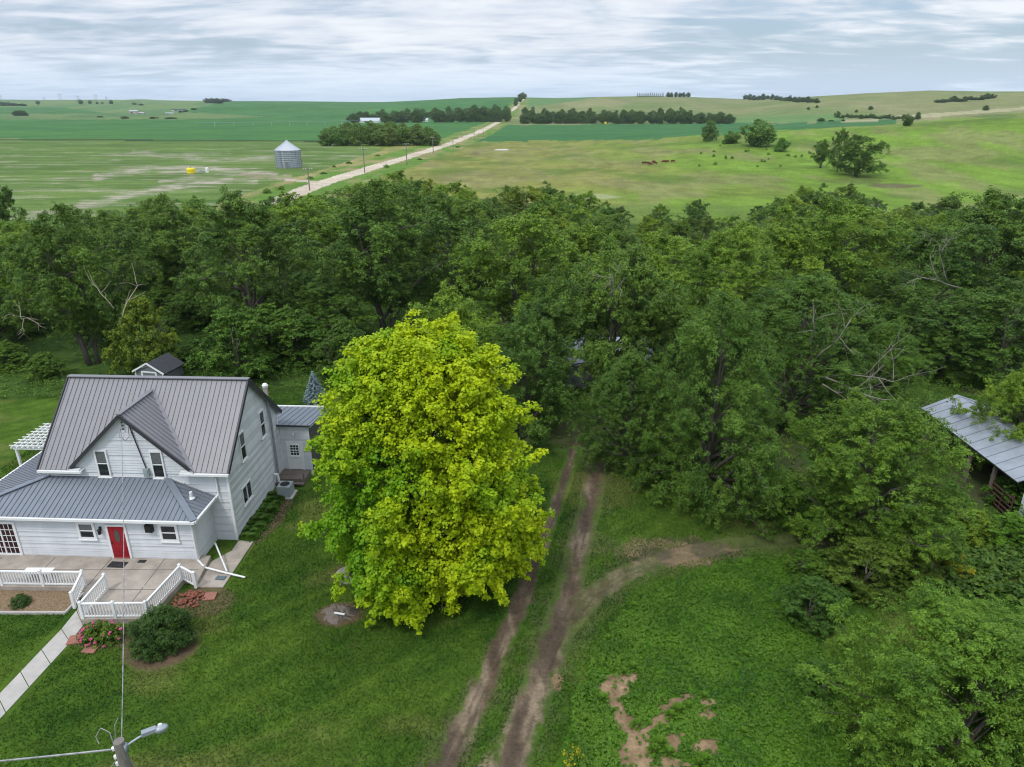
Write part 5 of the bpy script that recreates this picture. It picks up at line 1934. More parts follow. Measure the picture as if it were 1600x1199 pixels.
# shrubs along the edges of the woods
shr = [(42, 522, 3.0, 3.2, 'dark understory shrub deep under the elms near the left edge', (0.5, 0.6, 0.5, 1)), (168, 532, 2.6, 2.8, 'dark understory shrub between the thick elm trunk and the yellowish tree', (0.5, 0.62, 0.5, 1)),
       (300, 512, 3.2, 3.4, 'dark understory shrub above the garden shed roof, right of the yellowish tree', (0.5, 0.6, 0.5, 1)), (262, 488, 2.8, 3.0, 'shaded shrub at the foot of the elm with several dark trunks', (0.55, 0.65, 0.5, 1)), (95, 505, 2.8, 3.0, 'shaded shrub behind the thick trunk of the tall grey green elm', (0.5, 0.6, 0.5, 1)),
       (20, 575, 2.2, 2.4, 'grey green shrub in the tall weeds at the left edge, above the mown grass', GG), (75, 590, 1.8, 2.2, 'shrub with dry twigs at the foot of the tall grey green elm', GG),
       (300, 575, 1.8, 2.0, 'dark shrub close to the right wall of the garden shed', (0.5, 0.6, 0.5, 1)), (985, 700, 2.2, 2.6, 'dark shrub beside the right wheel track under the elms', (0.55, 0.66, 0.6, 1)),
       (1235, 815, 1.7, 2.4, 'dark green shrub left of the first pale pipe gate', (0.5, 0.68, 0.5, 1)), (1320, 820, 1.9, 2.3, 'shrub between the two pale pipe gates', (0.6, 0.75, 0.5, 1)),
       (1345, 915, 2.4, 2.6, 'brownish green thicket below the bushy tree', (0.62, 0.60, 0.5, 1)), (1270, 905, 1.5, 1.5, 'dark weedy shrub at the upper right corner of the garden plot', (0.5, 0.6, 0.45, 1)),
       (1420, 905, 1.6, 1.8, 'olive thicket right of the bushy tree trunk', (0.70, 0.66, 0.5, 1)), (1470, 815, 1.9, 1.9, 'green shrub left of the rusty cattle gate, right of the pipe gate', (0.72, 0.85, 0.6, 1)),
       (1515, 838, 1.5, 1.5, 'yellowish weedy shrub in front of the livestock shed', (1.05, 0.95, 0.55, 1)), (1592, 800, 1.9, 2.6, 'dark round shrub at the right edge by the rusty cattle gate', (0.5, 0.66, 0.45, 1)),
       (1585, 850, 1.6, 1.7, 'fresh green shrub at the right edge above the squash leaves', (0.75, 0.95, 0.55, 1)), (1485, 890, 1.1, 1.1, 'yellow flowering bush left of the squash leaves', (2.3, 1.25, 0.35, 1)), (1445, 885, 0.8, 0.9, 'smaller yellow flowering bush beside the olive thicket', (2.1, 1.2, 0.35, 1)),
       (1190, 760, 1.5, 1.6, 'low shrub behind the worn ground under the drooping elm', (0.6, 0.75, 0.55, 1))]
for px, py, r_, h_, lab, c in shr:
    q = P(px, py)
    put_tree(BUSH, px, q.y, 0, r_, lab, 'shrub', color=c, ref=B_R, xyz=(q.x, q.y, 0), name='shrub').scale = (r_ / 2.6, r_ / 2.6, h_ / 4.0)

# ------------------------------------------------------------------ far trees: one small mesh each
def far_proto(name, seed, Hh, Rr, n, kind='round'):
    rng = np.random.default_rng(seed)
    if kind == 'cone':
        C = []
        for _ in range(n):
            z = rng.uniform(0.05, 1)
            r = (1 - z) * Rr * rng.uniform(0.6, 1.05)
            th = rng.uniform(0, 6.28)
            C.append((r * math.cos(th), r * math.sin(th), z * Hh))
        C = np.array(C)
        V, tint, idx = clumps_to_leaves(C, np.full(n, 0.5), 5, 0.75, rng, np.array([0, 0, Hh * .4]))
    else:
        V, tint, Lc, C, idx = make_crown(seed, Hh, Rr, 0.6, 13, Rr * 0.42, n, 8, 0.7, 0.62, flat=0.8, ratio=0.6, irr=0.25)
    me = quads_mesh(name, V, M['farleaf'], {'tint': tint})
    tk = MB()
    tk.tube([(0, 0, -0.5), (0, 0, Hh * 0.3), (0.1, 0, Hh * 0.7)], [0.3, 0.22, 0.08], 6)
    # join the trunk into the same mesh
    import bmesh
    bm = bmesh.new()
    bm.from_mesh(me)
    lay = bm.faces.layers.float.get('tint')
    vs_ = [bm.verts.new(v) for v in tk.v]
    for f in tk.f:
        ff = bm.faces.new([vs_[i] for i in f])
        ff.material_index = 1
    bm.to_mesh(me)
    bm.free()
    me.materials.append(M['bark'])
    return me


FP = [far_proto('far_tree', 51, 10, 5, 1.6), far_proto('far_tree', 52, 10, 5, 1.6), far_proto('far_tree', 53, 10, 4.2, 1.8)]
FC = far_proto('far_conifer', 54, 10, 2.6, 160, 'cone')
rf = random.Random(8)


def far_tree(px, base, top, wpx, label, group=None, me=None, color=(1, 1, 1, 1), name='far_tree', cat='tree'):
    q = PT(px, base)
    dep = q.y * CP + (H - q.z) * SP
    hh = max(1.0, (base - top) / FPX * dep / CP)
    me = me or rf.choice(FP)
    o = link(name, me)
    o.location = q - Vector((0, 0, 0.3))
    rx = wpx / FPX * dep / 2 / (2.6 if me is FC else 5.0)
    o.scale = (rx, rx, hh / 10)
    o.rotation_euler = (0, 0, rf.random() * 6.28)
    o.color = color
    tag(o, label, cat, group)
    return o


for (base, top, n_, x0, x1) in ((228, 203, 9, 512, 676), (225, 199, 9, 516, 672), (222, 196, 9, 520, 668), (219.5, 195, 8, 524, 655)):
    for i in range(n_):
        x = x0 + (x1 - x0) * i / (n_ - 1) + rf.uniform(-5, 5)
        e = 1 - 0.25 * abs(2 * i / (n_ - 1) - 1) ** 3
        far_tree(x, base + rf.uniform(-.5, .5), base - (base - top) * e * rf.uniform(0.9, 1.1), rf.uniform(24, 32), 'leafy tree of the round dense grove left of the gravel road', 'trees of the dense grove', color=(rf.uniform(1.0, 1.3), rf.uniform(1.05, 1.25), 0.9, 1))
for (b0, b1, h0, h1, n_, x0, x1) in ((192.5, 190.5, 13, 22, 20, 556, 792), (190.5, 187.5, 14, 20, 20, 552, 790)):
    for i in range(n_):
        f = i / (n_ - 1)
        x = x0 + (x1 - x0) * f + rf.uniform(-4, 4)
        bs = b0 + (b1 - b0) * f
        if (565 < x < 596 or 658 < x < 676) and bs > 190.4 and b0 > 192:
            continue
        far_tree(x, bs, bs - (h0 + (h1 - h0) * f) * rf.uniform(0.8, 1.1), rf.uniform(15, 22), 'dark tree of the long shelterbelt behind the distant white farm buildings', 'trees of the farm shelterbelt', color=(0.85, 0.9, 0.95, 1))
for (b0, h0, n_, x0, x1) in ((193.5, 16, 22, 824, 1138), (191.5, 18, 22, 818, 1138)):
    for i in range(n_):
        x = x0 + (x1 - x0) * i / (n_ - 1) + rf.uniform(-4, 4)
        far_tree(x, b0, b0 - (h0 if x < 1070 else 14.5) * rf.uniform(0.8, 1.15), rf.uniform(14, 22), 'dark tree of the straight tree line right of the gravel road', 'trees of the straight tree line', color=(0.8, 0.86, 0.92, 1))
for x, bs, tp, w_ in ((806, 166, 155, 9), (812, 160, 149, 10), (817, 155, 146.5, 13)):
    far_tree(x, bs, tp, w_, 'dark tree beside the gravel road where it tops the hill', 'trees at the top of the road', color=(0.8, 0.85, 0.9, 1))
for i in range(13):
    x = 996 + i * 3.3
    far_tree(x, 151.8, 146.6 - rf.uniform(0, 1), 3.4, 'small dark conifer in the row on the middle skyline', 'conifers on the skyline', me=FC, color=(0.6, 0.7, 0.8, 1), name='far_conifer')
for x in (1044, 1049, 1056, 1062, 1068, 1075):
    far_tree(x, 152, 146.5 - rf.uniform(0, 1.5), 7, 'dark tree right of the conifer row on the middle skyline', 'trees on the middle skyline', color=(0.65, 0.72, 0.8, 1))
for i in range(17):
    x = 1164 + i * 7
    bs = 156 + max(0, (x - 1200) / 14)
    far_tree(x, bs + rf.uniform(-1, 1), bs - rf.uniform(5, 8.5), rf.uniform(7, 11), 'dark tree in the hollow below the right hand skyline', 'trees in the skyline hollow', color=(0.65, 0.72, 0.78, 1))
for i in range(18):
    x = 1308 + i * 7.4
    bs = 184 + (x - 1308) * 0.02 + rf.uniform(-1.5, 1.5)
    far_tree(x, bs, bs - rf.choice([4, 5, 6, 9]), rf.uniform(7, 12), 'bushy tree in the valley strip between the right hand hills', 'trees of the valley strip', color=(0.8, 0.95, 0.85, 1))
for i in range(11):
    x = 1464 + i * 8.6
    bs = 161.5 - (x - 1464) * 0.075 + rf.uniform(-1, 1)
    far_tree(x, bs, bs - rf.uniform(4, 8), rf.uniform(9, 13), 'dark bushy tree on the slope of the right hand hill', 'trees on the right hand slope', color=(0.7, 0.78, 0.8, 1))
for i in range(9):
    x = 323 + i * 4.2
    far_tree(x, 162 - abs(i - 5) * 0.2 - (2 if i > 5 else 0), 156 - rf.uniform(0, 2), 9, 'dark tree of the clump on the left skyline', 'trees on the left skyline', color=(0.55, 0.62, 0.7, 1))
for x, bs, tp, w_ in ((26, 181, 174, 13), (33, 181, 173.5, 14), (39, 181, 174, 11), (5, 166, 160, 11), (14, 165.5, 160.5, 12), (23, 166, 162, 14), (36, 166, 162.5, 12), (60, 163.5, 158.5, 6), (126, 163, 156.5, 7), (141, 162.5, 157.5, 5), (152, 162.5, 159.5, 4), (160, 162.5, 160, 4), (174, 162.8, 157.5, 7), (210, 164, 161, 7), (220, 165, 162.5, 8), (157, 184, 181.5, 9), (195, 185.5, 182.5, 13), (240, 185.5, 182.8, 12), (266, 186, 183.5, 18), (290, 175, 172, 8), (282, 176, 173, 8), (303, 172, 169.5, 8)):
    far_tree(x, bs, tp, w_, 'small dark tree far away on the fields of the left horizon', 'scattered trees on the left horizon', color=(0.75, 0.85, 0.85, 1))
for x, bs, tp, w_ in ((1283, 190, 185, 13), (1263, 172, 168, 6), (1360, 172, 166.5, 9), (1540, 173, 166, 11), (1416, 197, 181, 15), (1433, 187, 180, 9), (1338, 176, 172, 5), (1299, 190, 187.5, 9), (1317, 190, 186.5, 6), (1276, 169, 165, 5)):
    far_tree(x, bs, tp, w_, 'lone bushy tree on the right hand hills', 'lone trees on the right hand hills', color=(0.8, 0.88, 0.85, 1))
for x, bs, tp, w_, lab, c in ((1107, 221, 192, 27, 'greyish upright tree, leftmost of the four pasture trees', (0.9, 0.95, 1.1, 1)), (1140, 225, 207, 25, 'low spreading tree, second of the four pasture trees', (1, 1.1, 1, 1)),
                              (1182, 229, 193, 50, 'broad tree with a leaning crown, largest of the four pasture trees', (1, 1.1, 1, 1)), (1220, 237, 218, 25, 'small round tree at the right end of the four pasture trees', (0.9, 1.1, 0.95, 1))):
    far_tree(x, bs, tp, w_, lab, None, color=tuple(1.25 * q for q in c[:3]) + (1,), name='pasture_tree')
for px, bs, tp, w_, lab, k in ((1281, 263, 226, 34, 'thin left tree of the clump beside the biggest pasture tree', 2), (1308, 268, 214, 36, 'tall pale tree touching the left side of the biggest pasture tree', 0), (1339, 276, 223, 86, 'biggest round pasture tree right of the brown cattle', 1)):
    q = PT(px, bs)
    dep = q.y * CP + (H - q.z) * SP
    hh = (bs - tp) / FPX * dep / CP
    o = dup(EL[k], q, 1.0 + k, (w_ / FPX * dep / 2 / 6.2,) * 2 + (hh / 12,), lab, None, (0.85, 0.92, 0.85, 1))
    o['category'] = 'tree'
    if 'group' in o:
        del o['group']
    o.name = 'pasture_tree'
for k in range(26):
    x, y = rf.uniform(1090, 1290), rf.uniform(224, 262)
    if y < 222 and x < 1150:
        continue
    far_tree(x, y, y - rf.uniform(2.5, 5), rf.uniform(3, 6), 'little dark shrub dotted over the pasture', 'little shrubs on the pasture', color=(1.5, 1.7, 1.3, 1), name='pasture_shrub', cat='shrub')
for x, y, h_, w_ in ((522, 262, 4, 8), (440, 297, 7, 12), (418, 302, 8, 14), (604, 262, 5, 9), (655, 250, 3, 10), (715, 231, 3, 9), (505, 272, 4, 12), (485, 280, 5, 12), (545, 256, 4, 12), (590, 244, 3, 11)):
    far_tree(x, y, y - h_, w_, 'weedy shrub on the verge of the gravel road', 'shrubs on the road verge', color=(1.5, 1.6, 1.3, 1), name='verge_shrub', cat='shrub')

# ------------------------------------------------------------------ far things
q = PT(452, 262)
dep = q.y * CP + H * SP
br = 38 / FPX * dep / 2
t = thing('grain_bin', 'round corrugated steel grain bin with a conical roof at the field edge', 'grain bin', q)
bh = 26 / FPX * dep
b = MB()
prof = []
k = 0
z = 0.0
while z < bh:
    prof.append((br + (0.06 if k % 2 else -0.02), z))
    z += 0.35
    k += 1
prof.append((br, bh))
b.lathe(prof, 40)
for k in range(20):
    a = k * math.pi / 10
    b.bar(((br + .07) * math.cos(a), (br + .07) * math.sin(a), 0), ((br + .07) * math.cos(a), (br + .07) * math.sin(a), bh), 0.14, 0.14)
b.build('wall', M['bin'], t)
b = MB()
rh = 12.5 / FPX * dep
b.lathe([(br + 0.25, bh - 0.05), (0.6, bh + rh), (0.5, bh + rh + 0.35), (0, bh + rh + 0.4)], 40)
for k in range(28):
    a = k * math.pi / 14
    b.bar(((br + .2) * math.cos(a), (br + .2) * math.sin(a), bh + 0.02), (0.6 * math.cos(a), 0.6 * math.sin(a), bh + rh + 0.04), 0.09, 0.09)
b.build('roof', M['binroof'], t)
b = MB()
b.box((0.6, -br - 0.05, 1.1), (0.9, 0.25, 2.0))
b.build('door', M['galvrib'], t)
b = MB()
b.bar((-1.8, -br - .1, 0.5), (-1.8, -br - .1, bh + .3), 0.08)
b.bar((-1.35, -br - .1, 0.5), (-1.35, -br - .1, bh + .3), 0.08)
for k in range(14):
    b.bar((-1.8, -br - .1, 0.6 + k * .42), (-1.35, -br - .1, 0.6 + k * .42), 0.05)
b.build('ladder', M['galvrib'], t)


def tank(name, px, base, wpx, hpx, m, label):
    q = PT(px, base)
    dep = q.y * CP + H * SP
    w_, h_ = wpx / FPX * dep, hpx / FPX * dep
    t = thing(name, label, 'tank', q)
    b = MB()
    r = w_ / 2
    b.lathe([(r * 0.98, 0), (r, 0.1), (r, h_ * 0.3), (r * .985, h_ * .32), (r, h_ * .34), (r, h_ * 0.8), (r * 0.9, h_ * 0.92), (r * 0.25, h_), (0, h_)], 24)
    b.build('body', M[m], t, True)
    b = MB()
    b.lathe([(r * .22, h_), (r * .22, h_ + .15), (0, h_ + .17)], 12)
    b.build('lid', M['black'], t)


tank('storage_tank', 299, 271, 12.5, 8.5, 'yellow', 'bright yellow plastic tank on bare soil at the field edge')
tank('storage_tank', 324, 270, 5, 8, 'white', 'slim white tank right of the yellow tank')
q = PT(314, 271)
b = MB()
b.box((0, 0, 0.5), (1.3, 0.8, 0.7))
b.tube([(-0.6, 0, 0.2), (-1.6, 0, 0.3)], 0.1, 6)
b.lathe([(0.3, 0.85), (0.3, 1.2), (0, 1.3)], 10)
o = single('pump', b, M['acgrey'], 'small grey pump unit between the yellow and white tanks', 'pump')
o.location = q
rng_ = random.Random(2)
# power poles along the road
for i, (px, bs, tp, lab) in enumerate(((570, 271, 236, 'grey wooden power pole with a crossarm nearest the road bend'), (636, 259, 228, 'power pole with a crossarm below the dense grove'), (677, 240, 217, 'power pole at the right end of the dense grove'),
                                       (708, 234, 221, 'short power pole with a box right of the gravel road'), (741, 220, 202, 'thin power pole right of the gravel road beside the dark crop'), (722, 216, 209, 'small pole on the left verge of the road'), (755, 214, 204, 'small pole on the right verge beside the dark crop'),
                                       (484, 298, 266, 'power pole half hidden by the woods left of the road bend'), (784, 190, 180, 'distant pole beside the road at the shelterbelt'))):
    q = PT(px, bs)
    dep = q.y * CP + (H - q.z) * SP
    hh = (bs - tp) / FPX * dep / CP
    t = thing('power_pole', lab, 'power pole', q, 0.35)
    b = MB()
    b.tube([(0, 0, -0.5), (0, 0, hh)], [0.2, 0.14], 8)
    b.build('pole', M['polewood'], t)
    if i not in (5, 6, 8):
        b = MB()
        b.bar((-1.3, 0.12, hh - 0.5), (1.3, 0.12, hh - 0.5), 0.14, 0.16)
        b.build('crossarm', M['polewood'], t)
        b = MB()
        for s in (-1.2, -0.5, 0.5, 1.2):
            b.lathe([(0.08, 0), (0.1, 0.12), (0, 0.25)], 8, (s, 0.12, hh - 0.42))
        b.build('insulator', M['white'], t)


def shed_at(name, px, base, wpx, hpx, m, rm, label, depth=8.0, roofh=0.35, rz=0.0, cat='building'):
    q = PT(px, base)
    dep = q.y * CP + (H - q.z) * SP
    w_, h_ = wpx / FPX * dep / 2, hpx / FPX * dep
    t = thing(name, label, cat, q, rz)
    e = h_ * (1 - roofh)
    b = MB()
    b.add([(-w_, 0, -1), (w_, 0, -1), (w_, 0, e), (-w_, 0, e), (-w_, depth, -1), (w_, depth, -1), (w_, depth, e), (-w_, depth, e), (-w_, depth / 2, h_ - .1), (w_, depth / 2, h_ - .1)],
          [(0, 1, 2, 3), (5, 4, 7, 6), (1, 5, 6, 9, 2), (4, 0, 3, 8, 7)])
    b.build('wall', M[m], t)
    rdm, rbm = MB(), MB()
    roof_panel(rdm, rbm, [(-w_ - .3, -.4, e - .1), (w_ + .3, -.4, e - .1), (w_ + .3, depth / 2, h_), (-w_ - .3, depth / 2, h_)], 2.0, 0.1)
    roof_panel(rdm, rbm, [(-w_ - .3, depth + .4, e - .1), (w_ + .3, depth + .4, e - .1), (w_ + .3, depth / 2, h_), (-w_ - .3, depth / 2, h_)], 2.0, 0.1)
    rdm.build('roof', M[rm], t)
    b = MB()
    b.box((-w_ * .3, -0.06, e * .35), (w_ * .35, 0.1, e * .7))
    b.build('door', M['trimdark'], t)
    return t


shed_at('machine_shed', 577, 192, 31, 7, 'white', 'binroof', 'long white machine shed at the left end of the shelterbelt', 14, 0.6)
shed_at('farm_house', 664, 190.5, 9, 5.5, 'white', 'binroof', 'small white farm building among the shelterbelt trees', 7, 0.5)
shed_at('farm_house', 592, 187, 6, 9, 'white', 'binroof', 'tall white gabled barn peeking over the shelterbelt', 7, 0.5)
shed_at('farm_building', 208, 178, 13, 5, 'tan', 'binroof', 'pale farm building alone in the far left fields', 9, 0.25)
shed_at('farm_building', 220, 178.5, 9, 2.6, 'tan', 'binroof', 'low annex right of the pale building in the left fields', 9, 0.3)
shed_at('farm_building', 278, 174, 20, 3, 'whitebarn', 'shingle', 'long low building beside trees in the far left fields', 12, 0.4)
shed_at('farm_building', 264, 178.5, 12, 2, 'whitebarn', 'binroof', 'low pale shed left of the long low building', 8, 0.4)
shed_at('farm_building', 1189, 155.5, 6, 2.2, 'white', 'binroof', 'tiny white building between skyline trees on the right', 8, 0.5)
tank('fuel_tank', 946, 194, 3.5, 3.2, 'yellow', 'tiny yellow tank at the foot of the straight tree line')

# centre pivot irrigation line over the left crop
q0, q1 = PT(305, 199), PT(560, 195)
t = thing('pivot_irrigator', 'long pale irrigation pipe on wheeled towers across the left crop field', 'irrigator', q0)
d = q1 - q0
b = MB()
b.tube([Vector((0, 0, 4.2)) + d * (k / 9) for k in range(10)], 0.13, 6)
b.build('pipe', M['galv'], t)
for k in range(1, 10):
    p_ = d * (k / 9)
    b = MB()
    b.bar(p_ + Vector((0, -2, 0.2)), p_ + Vector((0, 0, 4.2)), 0.14)
    b.bar(p_ + Vector((0, 2, 0.2)), p_ + Vector((0, 0, 4.2)), 0.14)
    b.build('tower', M['galv'], t)
# pylons on the left horizon
for i, (px, hp) in enumerate(((2, 9), (70, 6), (95, 12), (123, 9), (151, 10), (167, 7))):
    q = PT(px, 158.5)
    dep = q.y * CP + (H - q.z) * SP
    hh = hp / FPX * dep
    t = thing('pylon', 'faint steel power pylon on the left skyline', 'pylon', q, 0, 'pylons on the left skyline')
    b = MB()
    for s in (-1, 1):
        b.bar((s * hh * .18, 0, -2), (s * hh * .12, 0, hh), 0.45)
    b.bar((-hh * .3, 0, hh * .8), (hh * .3, 0, hh * .8), 0.45)
    b.bar((-hh * .16, 0, hh * .2), (hh * .13, 0, hh * .78), 0.3)
    b.bar((hh * .16, 0, hh * .2), (-hh * .13, 0, hh * .78), 0.3)
    b.build('frame', M['galv'], t)
    b = MB()
    for s in (-.28, 0, .28):
        b.bar((s * hh, 0, hh * .8), (s * hh, 0, hh * .72), 0.35)
    b.build('insulator', M['white'], t)


# cattle
def cow_mesh(graze):
    mb = MB()
    rings = [(-1.05, 1.12, 0.14, 0.16), (-0.95, 1.08, 0.26, 0.30), (-0.6, 1.02, 0.33, 0.38), (-0.1, 0.98, 0.38, 0.43), (0.4, 1.0, 0.35, 0.42), (0.75, 1.06, 0.27, 0.36), (0.95, 1.12, 0.18, 0.26)]
    if graze:
        rings += [(1.2, 0.9, 0.14, 0.2), (1.4, 0.55, 0.11, 0.15), (1.5, 0.35, 0.13, 0.14), (1.62, 0.15, 0.08, 0.08)]
    else:
        rings += [(1.2, 1.32, 0.14, 0.2), (1.4, 1.48, 0.13, 0.16), (1.62, 1.40, 0.11, 0.13), (1.85, 1.28, 0.07, 0.08)]
    n = 10
    for x, z, ry, rz_ in rings:
        for j in range(n):
            a = 2 * math.pi * j / n
            mb.v.append((x, ry * math.cos(a), z + rz_ * math.sin(a)))
    for i in range(len(rings) - 1):
        for j in range(n):
            a0 = i * n + j
            b0 = i * n + (j + 1) % n
            mb.f.append((a0, b0, b0 + n, a0 + n))
    mb.f.append(tuple(range(n)))
    e = (len(rings) - 1) * n
    mb.f.append(tuple(e + j for j in range(n)))
    for s in (-1, 1):
        mb.tube([(-0.85, s * .2, 0.95), (-0.78, s * .2, 0.6), (-0.92, s * .2, 0.42), (-0.88, s * .2, 0)], [0.17, 0.11, 0.07, 0.06], 7)
        mb.tube([(0.7, s * .2, 0.9), (0.72, s * .2, 0.45), (0.7, s * .2, 0)], [0.14, 0.08, 0.06], 7)
        z = 0.5 if graze else 1.55
        mb.tube([(1.38, s * .1, z), (1.36, s * .3, z + .02)], [0.05, 0.02], 5)
    mb.tube([(-1.05, 0, 1.2), (-1.16, 0, 0.9), (-1.14, 0, 0.45)], [0.04, 0.025, 0.05], 5)
    me = bpy.data.meshes.new('cow')
    me.from_pydata(mb.v, [], mb.f)
    me.materials.append(M['cow'])
    me.polygons.foreach_set('use_smooth', np.ones(len(me.polygons), bool))
    return me


cm = [cow_mesh(True), cow_mesh(False)]
for i, (px, py, rz_, k) in enumerate(((1006, 257.5, 0.2, 0), (1013, 257.5, 2.8, 1), (1021, 255.5, 0.5, 0), (1023.5, 257.5, 3.4, 1), (1037, 255.2, 0.0, 0), (1042, 255, 3.0, 1), (1051, 254.6, 0.3, 0), (1016, 259.5, 3.3, 0))):
    o = link('cow', cm[k])
    q = PT(px, py)
    o.location = q
    s = 7.5 / FPX * q.y / 2.6
    o.scale = (s, s, s)
    o.rotation_euler = (0, 0, rz_)
    tag(o, 'red brown cow in the small herd on the pasture', 'cow', 'herd of cattle on the pasture')

# ------------------------------------------------------------------ garden plants near the house
def clump_obj(name, C, rc, per, size, m, cen, seed, parent=None, **kw):
    rng = np.random.default_rng(seed)
    V, tint, idx = clumps_to_leaves(np.array(C, float), np.array(rc, float), per, size, rng, np.array(cen, float), **kw)
    return link(name, quads_mesh(name, V, m, {'tint': tint}), parent)


def dome(rng, n, rx, rz_, z0=0.0, lo=0.75):
    d = unit(rng.normal(size=(n, 3)))
    d[:, 2] = np.abs(d[:, 2])
    p = d * rng.uniform(lo, 1.0, n)[:, None] * np.array([rx, rx, rz_])
    p[:, 2] += z0
    return p


rg3 = np.random.default_rng(77)
# mugo pine by the patio
t = thing('pine_bush', 'large dark green rounded pine bush in front of the patio railing', 'bush', (-16.65, 26.95, 0))
C = dome(rg3, 900, 1.42, 1.75, 0.1, 0.6)
C[:, 0] += 0.18 * np.sin(C[:, 2] * 5 + C[:, 1] * 3)
V, tint, idx = clumps_to_leaves(C, rg3.uniform(0.12, 0.26, len(C)), 46, 0.13, rg3, np.array([0, 0, 0.3]), 1.1, 0.9, 0.22, -0.6, 0.3)
link('foliage', quads_mesh('foliage', V, M['pine'], {'tint': tint}), t)
b = MB()
for k in range(7):
    a = k * 0.9
    b.tube([(0, 0, 0), (0.5 * math.cos(a), 0.5 * math.sin(a), 0.5), (0.9 * math.cos(a), 0.9 * math.sin(a), 1.0)], [0.07, 0.05, 0.02], 6)
b.build('stem', M['bark'], t)
# peony
t = thing('flower_bush', 'low bush with pink blossoms between the sidewalk and the pine bush', 'bush', (-19.7, 27.25, 0))
C = dome(rg3, 150, 1.05, 0.85, 0.05, 0.5)
C[:, 1] *= 0.6
V, tint, idx = clumps_to_leaves(C, rg3.uniform(0.12, 0.22, len(C)), 30, 0.13, rg3, np.array([0, 0, 0.2]), 0.8, 0.6, 0.45, 0.3, 0.4)
o = link('foliage', quads_mesh('foliage', V, M['shrubleaf'], {'tint': tint}), t)
o.color = (0.75, 0.72, 0.6, 1)
C = dome(rg3, 26, 1.08, 0.92, 0.08, 0.9)
C[:, 1] *= 0.62
V, tint, idx = clumps_to_leaves(C, np.full(26, 0.09), 14, 0.1, rg3, np.array([0, 0, 0.2]), 0.8, 0.6, 0.9, 0, 0.3)
link('blossom', quads_mesh('blossom', V, M['pink'], {'tint': tint}), t)
# small juniper in the mulch bed
t = thing('small_bush', 'small round dark green bush in the brown mulch bed', 'bush', (-25.2, 29.75, 0.05))
C = dome(rg3, 110, 0.48, 0.5, 0.0, 0.6)
V, tint, idx = clumps_to_leaves(C, rg3.uniform(0.08, 0.14, len(C)), 30, 0.09, rg3, np.array([0, 0, 0.1]), 0.9, 0.7, 0.3, 0, 0.3)
link('foliage', quads_mesh('foliage', V, M['pine'], {'tint': tint}), t)
# hostas along the right wall
def hosta():
    t = thing('hosta_plant', 'broad leaved green plant in the row along the right house wall', 'plant', (0, 0, 0), 0, 'leafy plants along the right house wall')
    q = []
    for k in range(46):
        a = k * 2.4
        el = 0.2 + 1.0 * (k / 46)
        L = 0.52 * (1 - 0.3 * k / 46)
        dr = np.array([math.cos(a) * math.cos(el), math.sin(a) * math.cos(el), math.sin(el)])
        base = dr * L * 0.45
        tip = dr * L * 1.05 + np.array([0, 0, -0.12])
        sd = np.array([-math.sin(a), math.cos(a), 0]) * 0.13
        mid = (base + tip) / 2 + np.array([0, 0, 0.06])
        q.append([base, mid - sd, tip, mid + sd])
    V = np.array(q)
    o = link('foliage', quads_mesh('foliage', V, M['garden'], {'tint': np.random.default_rng(3).uniform(0.1, 0.8, len(V)), 'hue': np.zeros(len(V))}), t)
    o.color = (0.8, 0.8, 0.9, 1)
    return t


h0 = hosta()
k = 0
for y in np.arange(0.25, 4.9, 0.42):
    for x in (0.35, 0.82):
        w_ = hw(x + rf.uniform(-.08, .08), y + rf.uniform(-.1, .1), 0.02)
        s = rf.uniform(0.85, 1.25)
        if k == 0:
            h0.location = w_
        else:
            dup(h0, w_, rf.random() * 6.28, (s, s, s))
        k += 1
# blue spruce
q = P(493, 626)
t = thing('blue_spruce', 'little blue spruce on the grass behind the grey annex', 'tree', q)
t.scale = (1.05, 1.05, 0.88)
b = MB()
b.tube([(0, 0, -0.1), (0, 0, 2.9)], [0.08, 0.01], 6)
for z in np.arange(0.25, 2.7, 0.23):
    r = 1.02 * (1 - z / 3.05) ** 0.9
    for k in range(9):
        a = k * 0.698 + z * 3
        b.tube([(0, 0, z + .1), (r * .5 * math.cos(a), r * .5 * math.sin(a), z + .06), (r * math.cos(a), r * math.sin(a), z - .02)], [0.02, 0.015, 0.006], 4)
b.build('trunk', M['bark'], t)
C = []
for z in np.arange(0.2, 2.95, 0.2):
    r = 1.05 * (1 - z / 3.08) ** 0.9
    nb_ = max(4, int(13 * r + 3))
    for k in range(nb_):
        a = k * 6.283 / nb_ + z * 3 + rg3.normal() * .12
        for f in np.arange(0.35, 1.02, 0.16):
            C.append((r * f * math.cos(a), r * f * math.sin(a), z - 0.12 * f * f + rg3.normal() * 0.02))
C.append((0, 0, 3.0))
C = np.array(C)
V, tint, idx = clumps_to_leaves(C, np.full(len(C), 0.13), 12, 0.13, rg3, np.array([0, 0, 1.0]), 0.45, 0.4, 0.3, 0, 0.2)
link('crown', quads_mesh('crown', V, M['fir'], {'tint': tint}), t)

# ------------------------------------------------------------------ ground cover that nobody could count
EDGE_PX = [-300, 100, 300, 430, 545, 700, 830, 960, 1100, 1220, 1300, 1900]
EDGE_PY = [628, 622, 619, 614, 609, 655, 705, 745, 770, 800, 900, 905]
TOP_PX = [-300, 50, 200, 350, 460, 520, 700, 800, 950, 1100, 1300, 1900]
TOP_PY = [372, 350, 343, 316, 300, 288, 284, 290, 312, 327, 303, 328]


def scatter(n, x0, x1, y0, y1, seed):
    rng = np.random.default_rng(seed)
    x = rng.uniform(x0, x1, n)
    y = rng.uniform(y0, y1, n)
    px, py = proj(x, y, np.zeros(n))
    return rng, x, y, px, py


